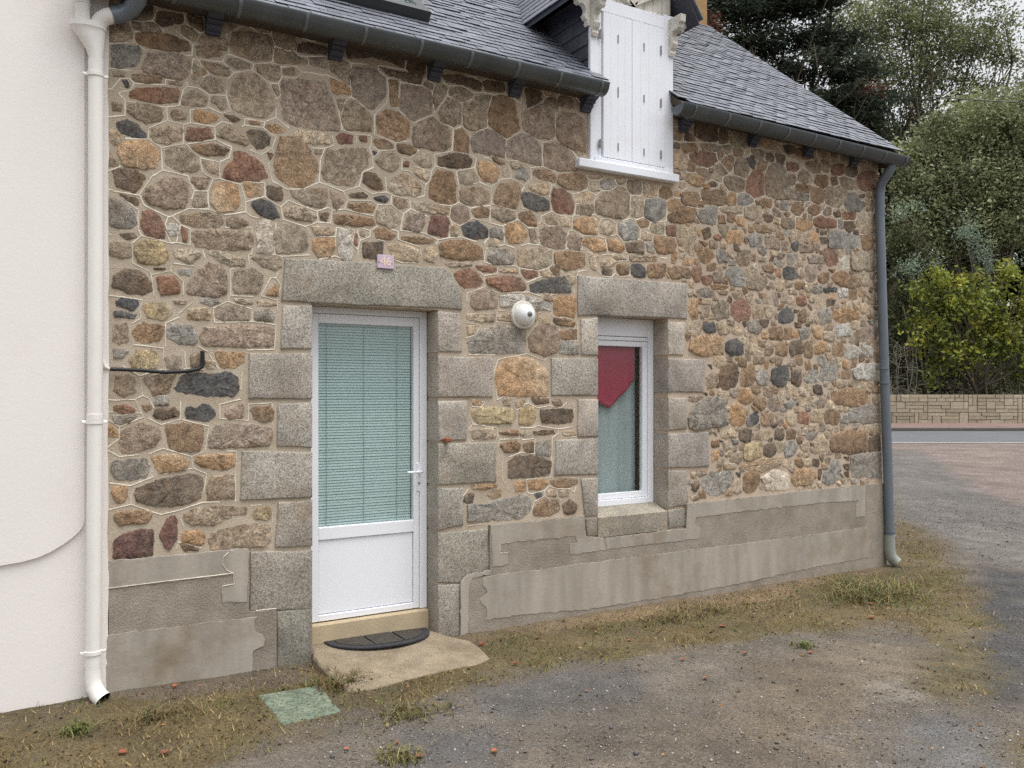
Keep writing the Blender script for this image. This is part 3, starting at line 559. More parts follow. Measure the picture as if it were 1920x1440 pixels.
zz = [-0.4, 0.0, 1.0, 2.0, 3.0, ZT]
for a, b in zip(zz[:-1], zz[1:]):                      # leaning right corner and the gable side
    wb.add([(7.5, 0, a), (xr(a), 0, a), (xr(b), 0, b), (7.5, 0, b)], [(0, 1, 2, 3)])
    wb.add([(xr(a), 0, a), (xr(a), 6, a), (xr(b), 6, b), (xr(b), 0, b)], [(0, 1, 2, 3)])
wb.add([(xr(ZT), 0, ZT), (xr(ZT), 6, ZT), (xr(ZT), 3.0, 6.65)], [(0, 1, 2)])
wb.add([(XL, 6, -.4), (xr(0), 6, -.4), (xr(ZT), 6, ZT), (XL, 6, ZT)], [(3, 2, 1, 0)])
wb.add([(XL, 0, -.4), (XL, 6, -.4), (XL, 6, ZT), (XL, 0, ZT)], [(3, 2, 1, 0)])
wall = wb.build('wall', M['mortar'], house)

room = MB()
room.add([(0.6, .5, -.02), (7.4, .5, -.02), (7.4, 4, -.02), (0.6, 4, -.02), (0.6, .5, 2.6), (7.4, .5, 2.6), (7.4, 4, 2.6), (0.6, 4, 2.6)],
         [(0, 1, 2, 3), (7, 6, 5, 4), (2, 6, 7, 3), (1, 5, 6, 2), (3, 7, 4, 0)])
room.build('room', M['room'], house)

# ---- geometry of one stone / block
def area(p): return abs(sum(p[i][0] * p[(i + 1) % len(p)][1] - p[(i + 1) % len(p)][0] * p[i][1] for i in range(len(p)))) / 2
def orient(p):
    s = sum(p[i][0] * p[(i + 1) % len(p)][1] - p[(i + 1) % len(p)][0] * p[i][1] for i in range(len(p)))
    return p if s > 0 else p[::-1]
def chaikin(p, k=0.25):
    out = []
    for i in range(len(p)):
        a, b = p[i], p[(i + 1) % len(p)]
        out.append((a[0] * (1 - k) + b[0] * k, a[1] * (1 - k) + b[1] * k)); out.append((a[0] * k + b[0] * (1 - k), a[1] * k + b[1] * (1 - k)))
    return out
def resample(p, n):
    q = p + [p[0]]; L = [0]
    for a, b in zip(q[:-1], q[1:]): L.append(L[-1] + math.hypot(b[0] - a[0], b[1] - a[1]))
    out = []; j = 0
    for i in range(n):
        t = L[-1] * i / n
        while L[j + 1] < t: j += 1
        f = (t - L[j]) / max(1e-9, L[j + 1] - L[j])
        out.append((q[j][0] + (q[j + 1][0] - q[j][0]) * f, q[j][1] + (q[j + 1][1] - q[j][1]) * f))
    return out
def inset(p, dd):
    n = len(p); out = []
    for i in range(n):
        a, b, c = p[i - 1], p[i], p[(i + 1) % n]
        e1 = (b[0] - a[0], b[1] - a[1]); e2 = (c[0] - b[0], c[1] - b[1])
        l1 = math.hypot(*e1) or 1e-9; l2 = math.hypot(*e2) or 1e-9
        n1 = (-e1[1] / l1, e1[0] / l1); n2 = (-e2[1] / l2, e2[0] / l2)
        nx, nz = n1[0] + n2[0], n1[1] + n2[1]; k = max(0.5, 1 + n1[0] * n2[0] + n1[1] * n2[1])
        out.append((b[0] + nx / k * dd, b[1] + nz / k * dd))
    return out

ALT = {'g': 'bt', 'b': 'gd', 'r': 'db', 'o': 'tb', 't': 'go', 'k': 'sd', 's': 'gl', 'l': 'st', 'd': 'gb', 'm': 'gb', 'c': 'tl', 'v': 'dr', 'y': 'tb', 'q': 'ot', 'w': 'lt'}
def stone_mesh(poly, hue, rnd):
    """split stone: crisp irregular outline, rough flat face"""
    poly = orient(poly)
    A = area(poly); r = math.sqrt(A)
    p = []; j = min(.0034, r * .04); m_ = len(poly)
    for i in range(m_):                                          # corners stay, clipped a little; edges are broken
        a0_, b0_, c0_ = poly[i - 1], poly[i], poly[(i + 1) % m_]
        k1, k2 = rnd.uniform(.05, .16), rnd.uniform(.05, .16)
        p.append((b0_[0] + (a0_[0] - b0_[0]) * k1, b0_[1] + (a0_[1] - b0_[1]) * k1))
        p.append((b0_[0] + (c0_[0] - b0_[0]) * k2, b0_[1] + (c0_[1] - b0_[1]) * k2))
        L_ = math.hypot(c0_[0] - b0_[0], c0_[1] - b0_[1])
        for t in range(1, int(L_ / .035) + 1):
            f = k2 + (1 - k2 - .1) * t / (int(L_ / .035) + 1)
            p.append((b0_[0] + (c0_[0] - b0_[0]) * f, b0_[1] + (c0_[1] - b0_[1]) * f))
    p = inset(p, -min(.005, r * .055)); n = len(p)
    p = [(a + rnd.gauss(0, j), b + rnd.gauss(0, j)) for a, b in p]
    cx = sum(a for a, b in p) / n; cz = sum(b for a, b in p) / n
    h = rnd.uniform(0.003, 0.010)
    tx, tz = rnd.uniform(-.06, .06), rnd.uniform(-.06, .06)      # the face is never quite parallel to the wall
    ins = max(.80, 1 - .007 / max(r, .02) * 2)
    V = []; F = []
    for k, (s, hh) in enumerate(((1.02, -.012), (1.0, h * .45), (ins, h), (ins * .55, h))):
        for a, b in p:
            q = (cx + (a - cx) * s, cz + (b - cz) * s)
            y = -hh if k == 0 else -(max(hh * .6, hh + tx * (a - cx) * s + tz * (b - cz) * s) + (rnd.gauss(0, .0014 if k < 3 else .0016) if k > 1 else 0))
            V.append((q[0], y if k == 0 else min(y, -.0022), q[1]))
    V.append((cx, -.001 - h * rnd.uniform(.7, 1.4), cz))
    for k in range(3):
        for i in range(n):
            i2 = (i + 1) % n
            F.append((k * n + i, k * n + i2, (k + 1) * n + i2, (k + 1) * n + i))
    F += [(3 * n + i, 3 * n + (i + 1) % n, 4 * n) for i in range(n)]
    base = np.array(lin(HUES[hue])); v = rnd.uniform(0.86, 1.14); w = rnd.uniform(-.03, .05)
    base = base * np.array([v * (1 + w), v, v * (1 - w)])
    alt = np.array(lin(HUES[rnd.choice(ALT[hue])])) * rnd.uniform(.8, 1.15)
    ang = rnd.uniform(0, 6.28); amt = rnd.uniform(.1, .75); ca, sa = math.cos(ang), math.sin(ang)
    C = []                                                       # veins and staining run across a stone
    for x, y, z in V:
        t = ((x - cx) * ca + (z - cz) * sa) / max(r, .02) + .35
        t = min(1, max(0, t)) * amt
        C.append(tuple(base * (1 - t) + alt * t))
    return V, F, C

def block_mesh(poly, yf, yb, bev, jit, rnd, snap=(), sub_=.07):
    """dressed stone: arris slightly rounded, face a little uneven"""
    poly = orient(poly); q = []
    for i in range(len(poly)):
        a, b = poly[i], poly[(i + 1) % len(poly)]; L = math.hypot(b[0] - a[0], b[1] - a[1]); m = max(1, int(L / sub_))
        for k in range(m):
            t = k / m; x, z = a[0] + (b[0] - a[0]) * t, a[1] + (b[1] - a[1]) * t
            if not any(abs(x - s) < 0.004 for s in snap): x += rnd.gauss(0, jit)
            z += rnd.gauss(0, jit)
            q.append((x, z))
    n = len(q); V = []; F = []
    for ring, y in ((q, yb), (q, yf + bev), (inset(q, bev * 0.45), yf + bev * 0.3), (inset(q, bev * 1.3), yf)):
        V += [(a, y + (rnd.gauss(0, jit * 0.5) if yf < y < yb else 0), b) for a, b in ring]
    for k in range(3):
        F += [(k * n + i, k * n + (i + 1) % n, (k + 1) * n + (i + 1) % n, (k + 1) * n + i) for i in range(n)]
    F.append(tuple(3 * n + i for i in range(n)))
    return V, F

# ---- granite dressings of door and window
def snapx(pl):
    out = []
    for x, z in pl:
        for s in (DX0, DX1, VX0, VX1):
            if abs(x - s) < 0.035: x = s
        out.append((x, z))
    return out
GR = [('lintel', 'F', (18.5, 36, 80, 38.5, 121, 42, 126, 46, 132, 58, 132, 69, 117.5, 68, 36, 64.5, 16, 63), 0.98),
 ('granite_block', 'F', (17, 66, 36, 66, 36, 94, 15.5, 94), 1.18), ('granite_block', 'F', (-4.5, 97, 36, 97, 36, 126, -5, 126), 0.98),
 ('granite_block', 'J', (14, 6, 36, 5, 36, 34, 13, 33), 1.05), ('granite_block', 'J', (-9, 36, 36, 37, 36, 66, -10, 68), 1.0),
 ('granite_block', 'J', (14, 69, 36, 68, 36, 97, 12, 98), 0.92), ('granite_block', 'J', (-3.8, 101, 36, 100, 36, 138, -4.2, 139), 0.86),
 ('granite_block', 'N', (13.5, 43, 36, 41, 36, 80, 13, 82), 0.72),
 ('granite_block', 'F', (117.5, 70, 131, 71, 132, 96, 117.5, 96), 1.25), ('granite_block', 'F', (117.5, 99, 152, 99, 152, 125, 117.5, 125), 1.0),
 ('granite_block', 'J', (117.5, 4, 136, 4, 135, 29, 117.5, 30), 1.08), ('granite_block', 'J', (117.5, 31.5, 154, 30.5, 154, 56, 117.5, 58), 0.98),
 ('granite_block', 'J', (117.5, 60, 133, 60, 133, 84, 117.5, 87), 0.98), ('granite_block', 'J', (117.5, 89, 149, 86, 150.5, 115, 136, 118, 131, 121, 117.5, 121), 0.86),
 ('granite_block', 'N', (117.5, 26.5, 131, 25.5, 131, 60, 117.5, 60), 0.82),
 ('lintel', 'G', (42, 47, 112, 52, 112, 75, 99, 74, 55, 72.5, 42, 73), 1.04),
 ('granite_block', 'G', (44, 75, 55.5, 74, 55.5, 98, 44, 98), 1.3), ('granite_block', 'G', (25, 100, 55.5, 100, 55.5, 124, 25, 124), 1.0),
 ('granite_block', 'K', (42, 3, 55.5, 3, 55.5, 27, 42, 27), 1.12), ('granite_block', 'K', (28, 29, 55.5, 28, 55.5, 51, 27, 52), 1.06),
 ('granite_block', 'K', (44, 54, 55.5, 53.5, 55.5, 77.5, 46.5, 78.5), 0.95), ('granite_block', 'K', (46.5, 79.5, 55, 78.7, 55, 90, 48, 91), 0.8),
 ('granite_block', 'G', (100, 77, 111, 77, 110, 98, 100, 98), 1.3), ('granite_block', 'G', (100, 100, 124, 101, 123, 122, 100, 122), 0.98),
 ('granite_block', 'K', (100, 2, 112, 2, 112, 22, 100, 23), 1.05), ('granite_block', 'K', (100, 25, 126, 24, 126.5, 46, 100, 47), 1.0),
 ('granite_block', 'K', (100, 49, 112.5, 49, 113, 71, 100, 73), 0.98), ('granite_block', 'K', (99, 74.5, 111, 72.8, 111, 84.5, 99, 86), 0.8)]
rnd = random.Random(3)
GPOLY = []
for name, tile, nums, val in GR:
    pl = snapx(tile_xz(tile, nums)); GPOLY.append(pl)
    tone = (val * rnd.uniform(.97, 1.03), val * rnd.uniform(.97, 1.0), val * rnd.uniform(.94, 1.0))
    V, F = block_mesh(pl, -0.012 - rnd.uniform(0, .004), 0.176, 0.009, 0.0016, rnd, (DX0, DX1, VX0, VX1))
    autosmooth(put(name, V, F, M['granite'], wall, [tone] * len(V)), 40)
# window sill: sloping top
a0, a1 = VX0 - 0.012, WX(1246)
sl = MB(); z0 = 0.765
sl.add([(a0, -.022, .60), (a1, -.022, .60), (a1, -.026, .757), (a0, -.026, .757), (a0, -.012, z0), (a1, -.012, z0), (VX1 + .004, .178, .812), (VX0 - .004, .178, .812), (a0, .18, .60), (a1, .18, .60)],
       [(0, 1, 2, 3), (3, 2, 5, 4), (4, 5, 6, 7), (0, 3, 4, 7, 8), (1, 9, 6, 5, 2), (8, 9, 1, 0), (7, 6, 9, 8)])
put('window_sill', sl.v, sl.f, M['granite'], wall, [(.84, .82, .76)] * len(sl.v))

# ---- plinth: rough body with smooth cement bands
def pl_xz(tile, nums): return tile_xz(tile, nums, -0.03)
YB = -0.03
pl = MB()
lt = pl_xz('I', (69, 107.5, 160, 99)); zl = lt[0][1]
pl.prism([(XL + 0.005, -.3), (WX(467, YB), -.3), (WX(467, YB), lt[1][1]), (XL + .005, lt[0][1])], YB, 0.05)
pl.prism([(WX(466, YB), -.3), (WX(519, YB), -.3), (WX(519, YB), W(519, 1146, YB)[2]), (WX(466, YB), W(466, 1147, YB)[2])], YB + .003, 0.05)
plL = pl.build('plinth', M['plinth'], house)
pr = MB()
c1, c2, c3 = pl_xz('J', (150.5, 84, 211.5, 78, 211.5, 91.5)); d = pl_xz('K', (60, 92, 112.3, 86.2, 112.3, 70.3, 197, 61, 236, 57.5))
xq = WX(866, YB)
e0 = pl_xz('J', (133, 122, 150.5, 116))
pr.prism([(WX(866, YB), -.3), (xr(0) + .012, -.3), (xr(.8) + .012, d[4][1] + .005), d[3], d[2], d[1], (d[0][0], d[0][1]), (c3[0], c3[1]), c2, c1, e0[1], (e0[0][0], e0[1][1] - .01)], YB, 0.06)
plR = pr.build('plinth', M['plinth'], house)
band_specs = [
 ('I', (70, 107.3, 158, 98.8, 160, 101, 158.8, 133, 143, 134, 143, 123, 150.5, 121.5, 150, 115.5, 143, 117, 69.3, 124.5), plL),
 ('M', (68.6, 58.5, 165.5, 46.6, 163.6, 49, 163, 53, 164.8, 57, 168.3, 58.6, 170, 61.5, 169.3, 65, 166, 67, 162.4, 68.3, 162.5, 82, 140, 86, 67.8, 97), plL),
 ('J', (151, 84, 211, 78.3, 212, 91, 223, 92.3, 225, 99.8, 202, 103, 201.5, 96, 206, 95, 205, 91, 163, 95, 157, 96, 157, 102, 162, 101.5, 162, 109, 152, 111), plR),
 ('K', (112.8, 70.5, 153, 66, 197, 61, 225, 59, 227, 59, 227, 78, 221, 79, 221, 71, 223, 68, 205, 69, 153, 74.5, 118, 79, 117, 83, 121, 85, 120, 92.5, 111, 93.5, 61, 99.5, 60.3, 92.8, 98, 87.5, 112, 86), plR),
 ('J', (148, 116.7, 192, 111, 264, 101.7, 356, 90.3, 393, 85, 394, 92, 396, 94, 394, 98, 394, 104.5, 356, 111.5, 310, 121.5, 261, 130.5, 213, 138, 165, 142, 148, 145, 148.3, 138.5, 147.2, 136.6, 144.6, 134.5, 144.2, 131.5, 146.8, 129, 148.4, 127, 147.6, 124.4, 145.8, 122.5, 146, 119), plR),
 ('N', (131.5, 25, 136, 19.5, 150.5, 17, 150.5, 19.5, 139, 22, 137, 26, 136, 57, 131.5, 60), plR)]
bandw = []
for tile, nums, par in band_specs:
    pgn = orient(tile_xz(tile, nums, YB)); bandw.append(pgn)
    V, F = block_mesh(pgn, YB - 0.003, YB + .01, 0.0022, 0.0026, rnd, (), .03)
    put('smooth_band', V, F, M['smooth'], par)
# pale arris lines along the bands, left by the trowel
ln = MB()
def ridge(ms, pts, y, w0, hgt):
    """thin raised bead on the facade along pts (x,z)"""
    n = len(pts)
    if n < 2: return
    V = []; F = []
    for i, (x, z) in enumerate(pts):
        a = pts[max(0, i - 1)]; b = pts[min(n - 1, i + 1)]
        dx, dz = b[0] - a[0], b[1] - a[1]; L = math.hypot(dx, dz) or 1e-9
        nx, nz = -dz / L, dx / L; w = w0 * random.uniform(.55, 1.25)
        V += [(x - nx * w, y + .002, z - nz * w), (x - nx * w * .45, y - hgt, z - nz * w * .45), (x + nx * w * .45, y - hgt, z + nz * w * .45), (x + nx * w, y + .002, z + nz * w)]
    for i in range(n - 1):
        for k in range(3): F.append((4 * i + k, 4 * i + 4 + k, 4 * i + 5 + k, 4 * i + 1 + k))
    ms.add(V, F)
for b, idx in ((bandw[0], None), (bandw[2], None)):
    pass
for tile, nums in (('I', (69.5, 124.7, 100, 120.8, 143, 115.8, 150.2, 114.8, 150.7, 121.8, 143, 123.2, 143, 128)), ('I', (147, 101.5, 143.5, 105, 143, 109, 146, 113, 150, 115)),
                   ('N', (0, 43, 13.3, 41.5)), ('J', (157.2, 96, 157.2, 102, 162, 101.7))):
    ridge(ln, tile_xz(tile, nums, YB - .01), YB - .0045, .0022, .0022)
ln.build('trowel_line', M['pointing'], plL)['kind'] = 'stuff'

# ---- fieldstones: the largest 300 are pieces of their own, the rest is joined
def inside(x, z, p):
    c = False; n = len(p)
    for i in range(n):
        (x1, z1), (x2, z2) = p[i], p[i - 1]
        if (z1 > z) != (z2 > z) and x < (x2 - x1) * (z - z1) / (z2 - z1) + x1: c = not c
    return c
# label map of the facade: which stone is nearest (finds the joints between stones)
RES = 0.008; gx0, gz0 = 0.545, 0.74; gw, gh = int((7.74 - gx0) / RES), int((4.2 - gz0) / RES)
lab = np.zeros((gh, gw), dtype=np.int32); GXc = gx0 + (np.arange(gw) + .5) * RES; GZc = gz0 + (np.arange(gh) + .5) * RES
def raster(poly, idv):
    xsx = [p[0] for p in poly]; zsz = [p[1] for p in poly]
    i0, i1 = max(0, int((min(xsx) - gx0) / RES) - 1), min(gw, int((max(xsx) - gx0) / RES) + 2)
    j0, j1 = max(0, int((min(zsz) - gz0) / RES) - 1), min(gh, int((max(zsz) - gz0) / RES) + 2)
    if i1 <= i0 or j1 <= j0: return
    X, Z = np.meshgrid(GXc[i0:i1], GZc[j0:j1]); c = np.zeros(X.shape, bool); n = len(poly)
    for i in range(n):
        (x1, z1), (x2, z2) = poly[i], poly[i - 1]
        if z1 == z2: continue
        c ^= ((z1 > Z) != (z2 > Z)) & (X < (x2 - x1) * (Z - z1) / (z2 - z1) + x1)
    lab[j0:j1, i0:i1][c] = idv
for i, (hue, p) in enumerate(STONES): raster(p, i + 1)
NS = len(STONES)
for i, p in enumerate(GPOLY): raster(p, 100000 + i)
raster([(DX0, 0), (DX1, 0), (DX1, DZ1), (DX0, DZ1)], 200000); raster([(VX0, .5), (VX1, .5), (VX1, VZ1), (VX0, VZ1)], 200001)
for b in bandw: raster(b, 200002)
raster([(W(1086, 318)[0], W(1086, 318)[2]), (W(1272, 342)[0], W(1272, 342)[2]), (W(1258, 330)[0], 3.4), (W(1258, 330)[0], 4.4), (W(1103, 330)[0], 4.4), (W(1103, 330)[0], 3.57), (W(1086, 300)[0], 3.56)], 200003)
def spread(lab):
    """nearest label for every cell, and the distance to it (jump flooding)"""
    J, I = np.meshgrid(np.arange(gh), np.arange(gw), indexing='ij')
    sj = np.where(lab > 0, J, -9999); si = np.where(lab > 0, I, -9999); L = lab.copy(); step = 256
    D = np.where(lab > 0, 0.0, 1e12)
    while step >= 1:
        for dj in (-step, 0, step):
            for di in (-step, 0, step):
                if dj == 0 and di == 0: continue
                a0, a1 = max(0, dj), min(gh, gh + dj); b0, b1 = max(0, di), min(gw, gw + di)
                tj, ti = sj[a0 - dj:a1 - dj, b0 - di:b1 - di], si[a0 - dj:a1 - dj, b0 - di:b1 - di]; tl = L[a0 - dj:a1 - dj, b0 - di:b1 - di]
                nd = (J[a0:a1, b0:b1] - tj) ** 2.0 + (I[a0:a1, b0:b1] - ti) ** 2.0
                better = (tl > 0) & (nd < D[a0:a1, b0:b1])
                for arr, src in ((sj, tj), (si, ti), (L, tl), (D, nd)):
                    v = arr[a0:a1, b0:b1]; v[better] = src[better]
        step //= 2
    return L, np.sqrt(D) * RES
L, DS = spread(lab)
# chips in the wide mortar beds of the right half and between courses
rc = random.Random(21); chips = []
dcur = DS.copy()
for need, tries in ((.06, 1500), (.045, 2500), (.034, 4000), (.026, 6000)):
    for k in range(tries):
        i, j = rc.randrange(gw), rc.randrange(gh); x, z = GXc[i], GZc[j]; dd0 = dcur[j, i]
        if dd0 < need: continue
        right = x > 4.85 and z < 3.75
        if not right and need < .045: continue
        if x > xr(z) - .03 or z < 0.85: continue
        rr = min(dd0 - .008, .055)
        asp = rc.uniform(1.0, 1.8)
        q = [(x + sx_ * rr * asp ** .5 * rc.uniform(.68, 1.0), z + sz_ * rr / asp ** .5 * rc.uniform(.68, 1.0)) for sx_, sz_ in ((-1, -.85), (.1, -1), (1, -.8), (1, .75), (-.1, 1), (-1, .8)) if rc.random() > .12]
        if len(q) < 4: continue
        chips.append((rc.choice('gbtttgomtbtsgdtq'), q))
        m = int((rr * 1.4 + .09) / RES) + 1
        jj0, jj1, ii0, ii1 = max(0, j - m), min(gh, j + m), max(0, i - m), min(gw, i + m)
        XX, ZZ = np.meshgrid(GXc[ii0:ii1], GZc[jj0:jj1]); dd = np.hypot((XX - x) / asp ** .5, (ZZ - z) * asp ** .5) - rr
        dcur[jj0:jj1, ii0:ii1] = np.minimum(dcur[jj0:jj1, ii0:ii1], np.maximum(dd, 0))
for i, (hue, p) in enumerate(chips): raster(p, 50000 + i)
L, DS = spread(lab)
def grow(poly, idv):
    """push the outline out to a thin joint with its neighbours, where the wall is tightly packed"""
    cx = sum(p[0] for p in poly) / len(poly); cz = sum(p[1] for p in poly) / len(poly)
    cap = .024 if cx > 4.8 and cz < 3.7 else .016 if cx > 4.4 else .010 if cx > 2.75 else .004
    dense = []
    for i in range(len(poly)):
        a, b = poly[i], poly[(i + 1) % len(poly)]; m = max(1, int(math.hypot(b[0] - a[0], b[1] - a[1]) / .04))
        dense += [(a[0] + (b[0] - a[0]) * k / m, a[1] + (b[1] - a[1]) * k / m) for k in range(m)]
    out = []
    for x, z in dense:
        dx, dz = x - cx, z - cz; L_ = math.hypot(dx, dz) or 1e-6; dx /= L_; dz /= L_; g_ = 0.0
        while g_ < cap + .012:
            i, j = int((x + dx * g_ - gx0) / RES), int((z + dz * g_ - gz0) / RES)
            if not (0 <= i < gw and 0 <= j < gh) or L[j, i] != idv: break
            g_ += .003
        g_ = max(0.0, min(cap, g_ - .012))
        out.append((min(x + dx * g_, xr(z) - .012), z + dz * g_))
    return out
STONES = [(hue, grow(p, i + 1)) for i, (hue, p) in enumerate(STONES)]
chips = [(hue, grow(p, 50000 + i)) for i, (hue, p) in enumerate(chips)]
order = sorted(range(NS), key=lambda i: -area(STONES[i][1]) / (1 + .12 * STONES[i][1][0][0]))
rs = random.Random(5)
small = MB(); smc = []
for rank, i in enumerate(order):
    hue, p = STONES[i]
    V, F, C = stone_mesh(p, hue, rs)
    if rank < 300:
        o = autosmooth(put('stone', V, F, M['stone'], wall, C), 48)
    else:
        small.add(V, F); smc += C
for hue, p in chips:
    V, F, C = stone_mesh(p, hue, rs); small.add(V, F); smc += C
o = put('small_stones', small.v, small.f, M['stone'], wall, smc); autosmooth(o, 48); o['kind'] = 'stuff'

# ---- raised white pointing along the joints
adj = {}
def link(a, b): adj.setdefault(a, []).append(b); adj.setdefault(b, []).append(a)
def joint(a, b):
    if a == b: return False
    if a >= 200000 or b >= 200000: return False
    return not (a >= 100000 and b >= 100000)
vd = np.argwhere(L[:, 1:] != L[:, :-1])
for j, i in vd:
    if joint(L[j, i], L[j, i + 1]): link((j, i + 1), (j + 1, i + 1))
hd = np.argwhere(L[1:, :] != L[:-1, :])
for j, i in hd:
    if joint(L[j, i], L[j + 1, i]): link((j + 1, i), (j + 1, i + 1))
def rdp(p, eps):
    if len(p) < 3: return p
    a, b = np.array(p[0], float), np.array(p[-1], float); ab = b - a; Ln = np.hypot(*ab)
    q = np.array(p, float) - a
    dd = np.abs(q[:, 0] * ab[1] - q[:, 1] * ab[0]) / Ln if Ln > 0 else np.hypot(q[:, 0], q[:, 1])
    k = int(dd.argmax())
    if dd[k] < eps: return [p[0], p[-1]]
    return rdp(p[:k + 1], eps)[:-1] + rdp(p[k:], eps)
seen = set(); chains = []
nodes = [v for v in adj if len(adj[v]) != 2]
for v in nodes:
    for w in adj[v]:
        if (v, w) in seen: continue
        ch = [v, w]; seen.add((v, w)); seen.add((w, v))
        while len(adj[ch[-1]]) == 2:
            nx = [q for q in adj[ch[-1]] if q != ch[-2]]
            if not nx: break
            nx = nx[0]
            if (ch[-1], nx) in seen: break
            seen.add((ch[-1], nx)); seen.add((nx, ch[-1])); ch.append(nx)
        chains.append(ch)
rp = random.Random(9); pt = MB()
for ch in chains:
    if len(ch) < 4: continue
    s = rdp(ch, 2.4)
    pts = [(gx0 + i * RES, gz0 + j * RES) for j, i in s]
    mx = sum(p[0] for p in pts) / len(pts); mz = sum(p[1] for p in pts) / len(pts)
    if mx > xr(mz) - .06: continue
    ds = DS[min(gh - 1, ch[len(ch) // 2][0]), min(gw - 1, ch[len(ch) // 2][1])]
    if ds < 0.004: continue
    keep = 0.92 if mz > 2.75 else 0.7
    if mx > 4.9 and mz < 3.35: keep = 0.0
    elif mx > 4.0 and mz < 3.0: keep = 0.45
    elif mx > 2.8 and mz < 2.9: keep = 0.7
    if rp.random() > keep: continue
    dens = []                                             # finer points, a steady but hand-made line
    for a, b in zip(pts[:-1], pts[1:]):
        m = max(1, int(math.hypot(b[0] - a[0], b[1] - a[1]) / .05))
        dens += [(a[0] + (b[0] - a[0]) * t / m + rp.gauss(0, .0012), a[1] + (b[1] - a[1]) * t / m + rp.gauss(0, .0012)) for t in range(m)]
    dens.append(pts[-1])
    if rp.random() < .4 and len(dens) > 4: dens = dens[rp.randint(0, 2):len(dens) - rp.randint(0, 2)]
    run = []; ww_, hh_ = (rp.uniform(.0034, .0056) if mz > 2.6 else rp.uniform(.0024, .004)), rp.uniform(.0015, .0026)
    for q_ in dens:                                       # the bead has fallen away here and there
        if rp.random() < .07:
            ridge(pt, run, -.001, ww_, hh_); run = []
        else: run.append(q_)
    ridge(pt, run, -.001, ww_, hh_)
o = pt.build('pointing', M['pointing'], wall); o['kind'] = 'stuff'

# ---- roof
YE, ZE, TP = -0.205, 4.165, 0.827
PITCH = math.atan(TP); CP, SP = math.cos(PITCH), math.sin(PITCH)
def RF(x, dist, up=0.0): return (x, YE + dist * CP - up * SP, ZE + dist * SP + up * CP)
def ray_roof(px, py, up=0.0):
    u = U(px); b = CS - SN * u; c = -(py - 732) / FPX; ze = ZE + up / CP
    t = (ze - EYE + (-DIST - YE) * TP) / (c - b * TP)
    return t * (CS * u + SN), (-DIST + t * b - YE) / CP       # x, distance up the slope
RX0, RX1 = 0.40, 7.78
SLOPE = 3.2 / CP
rb = MB()
def deck(xa, xb, d0, d1):
    q = [RF(xa, d0, -.07), RF(xb, d0, -.07), RF(xb, d1, -.07), RF(xa, d1, -.07), RF(xa, d0, -.012), RF(xb, d0, -.012), RF(xb, d1, -.012), RF(xa, d1, -.012)]
    rb.add(q, [(0, 3, 2, 1), (4, 5, 6, 7), (0, 1, 5, 4), (1, 2, 6, 5), (2, 3, 7, 6), (3, 0, 4, 7)])
DOR0, DOR1, DEZ, DOH = W(1103, 300)[0], W(1258, 300)[0], 4.87, 0.17
deck(RX0, DOR0 + .03, 0, SLOPE); deck(DOR1 - .03, RX1 - .05, 0, SLOPE); deck(DOR0 + .03, DOR1 - .03, 1.5, SLOPE)
yr, zr = RF(0, SLOPE)[1:]
rb.add([(RX0, yr, zr), (RX1, yr, zr), (RX1, 2 * yr - YE, ZE), (RX0, 2 * yr - YE, ZE)], [(0, 1, 2, 3)])
roof = rb.build('roof', M['timber_dark'], house)
skx, skd = ray_roof(803, 26, 0.06)
def roof_hole(x, dist):
    if DOR0 + .03 < x < DOR1 - .03 and dist < 1.6: return True
    if skx - .80 < x < skx and skd < dist < skd + 1.1: return True
    return False
GA, SWD = 0.082, 0.146
rsl = random.Random(8); slates = []
for i in range(int(SLOPE / GA)):
    off = (i % 2) * SWD / 2
    x = RX0 - off
    while x < RX1 - 0.02:
        w = SWD - .003; a, b = max(x, RX0), min(x + w, RX1)
        if b - a > .03 and not roof_hole((a + b) / 2, i * GA + .03):
            lift = rsl.uniform(.014, .022); sk = rsl.uniform(-.004, .004); l0 = i * GA + rsl.uniform(-.004, .004); l1 = l0 + .235
            v = [RF(a, l0, lift), RF(b, l0 + sk, lift + rsl.uniform(-.002, .002)), RF(b, l1, .001), RF(a, l1, .001), RF(a, l0, lift - .011), RF(b, l0 + sk, lift - .011), RF(b, l1, -.006), RF(a, l1, -.006)]
            f = [(0, 1, 2, 3), (7, 6, 5, 4), (0, 4, 5, 1), (1, 5, 6, 2), (2, 6, 7, 3), (3, 7, 4, 0)]
            k = rsl.uniform(.8, 1.25); col = [tuple(c * k for c in lin((108, 112, 121)))] * 4 + [lin((56, 57, 64))] * 8  # edges: dark broken slate, with the shadow between courses put into the colour
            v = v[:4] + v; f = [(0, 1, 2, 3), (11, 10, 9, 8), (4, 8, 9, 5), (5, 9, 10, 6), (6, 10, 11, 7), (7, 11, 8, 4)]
            ff, rr = toFR((a + b) / 2, v[0][1]); vis = ff > 0 and abs(rr / ff) < .62 and (v[0][2] - EYE) / ff < .47
            slates.append(((ff if vis else 99 + ff), v, f, col))
        x += SWD
slates.sort(key=lambda t: t[0])
rest = MB()
for k, (_, v, f, col) in enumerate(slates):
    if k < 300: put('slate', v, f, M['slate'], roof, col)
    else: rest.add(v, f); rest.c[-12:] = col
o = rest.build('slates', M['slate'], roof, colored=True); o['kind'] = 'stuff'
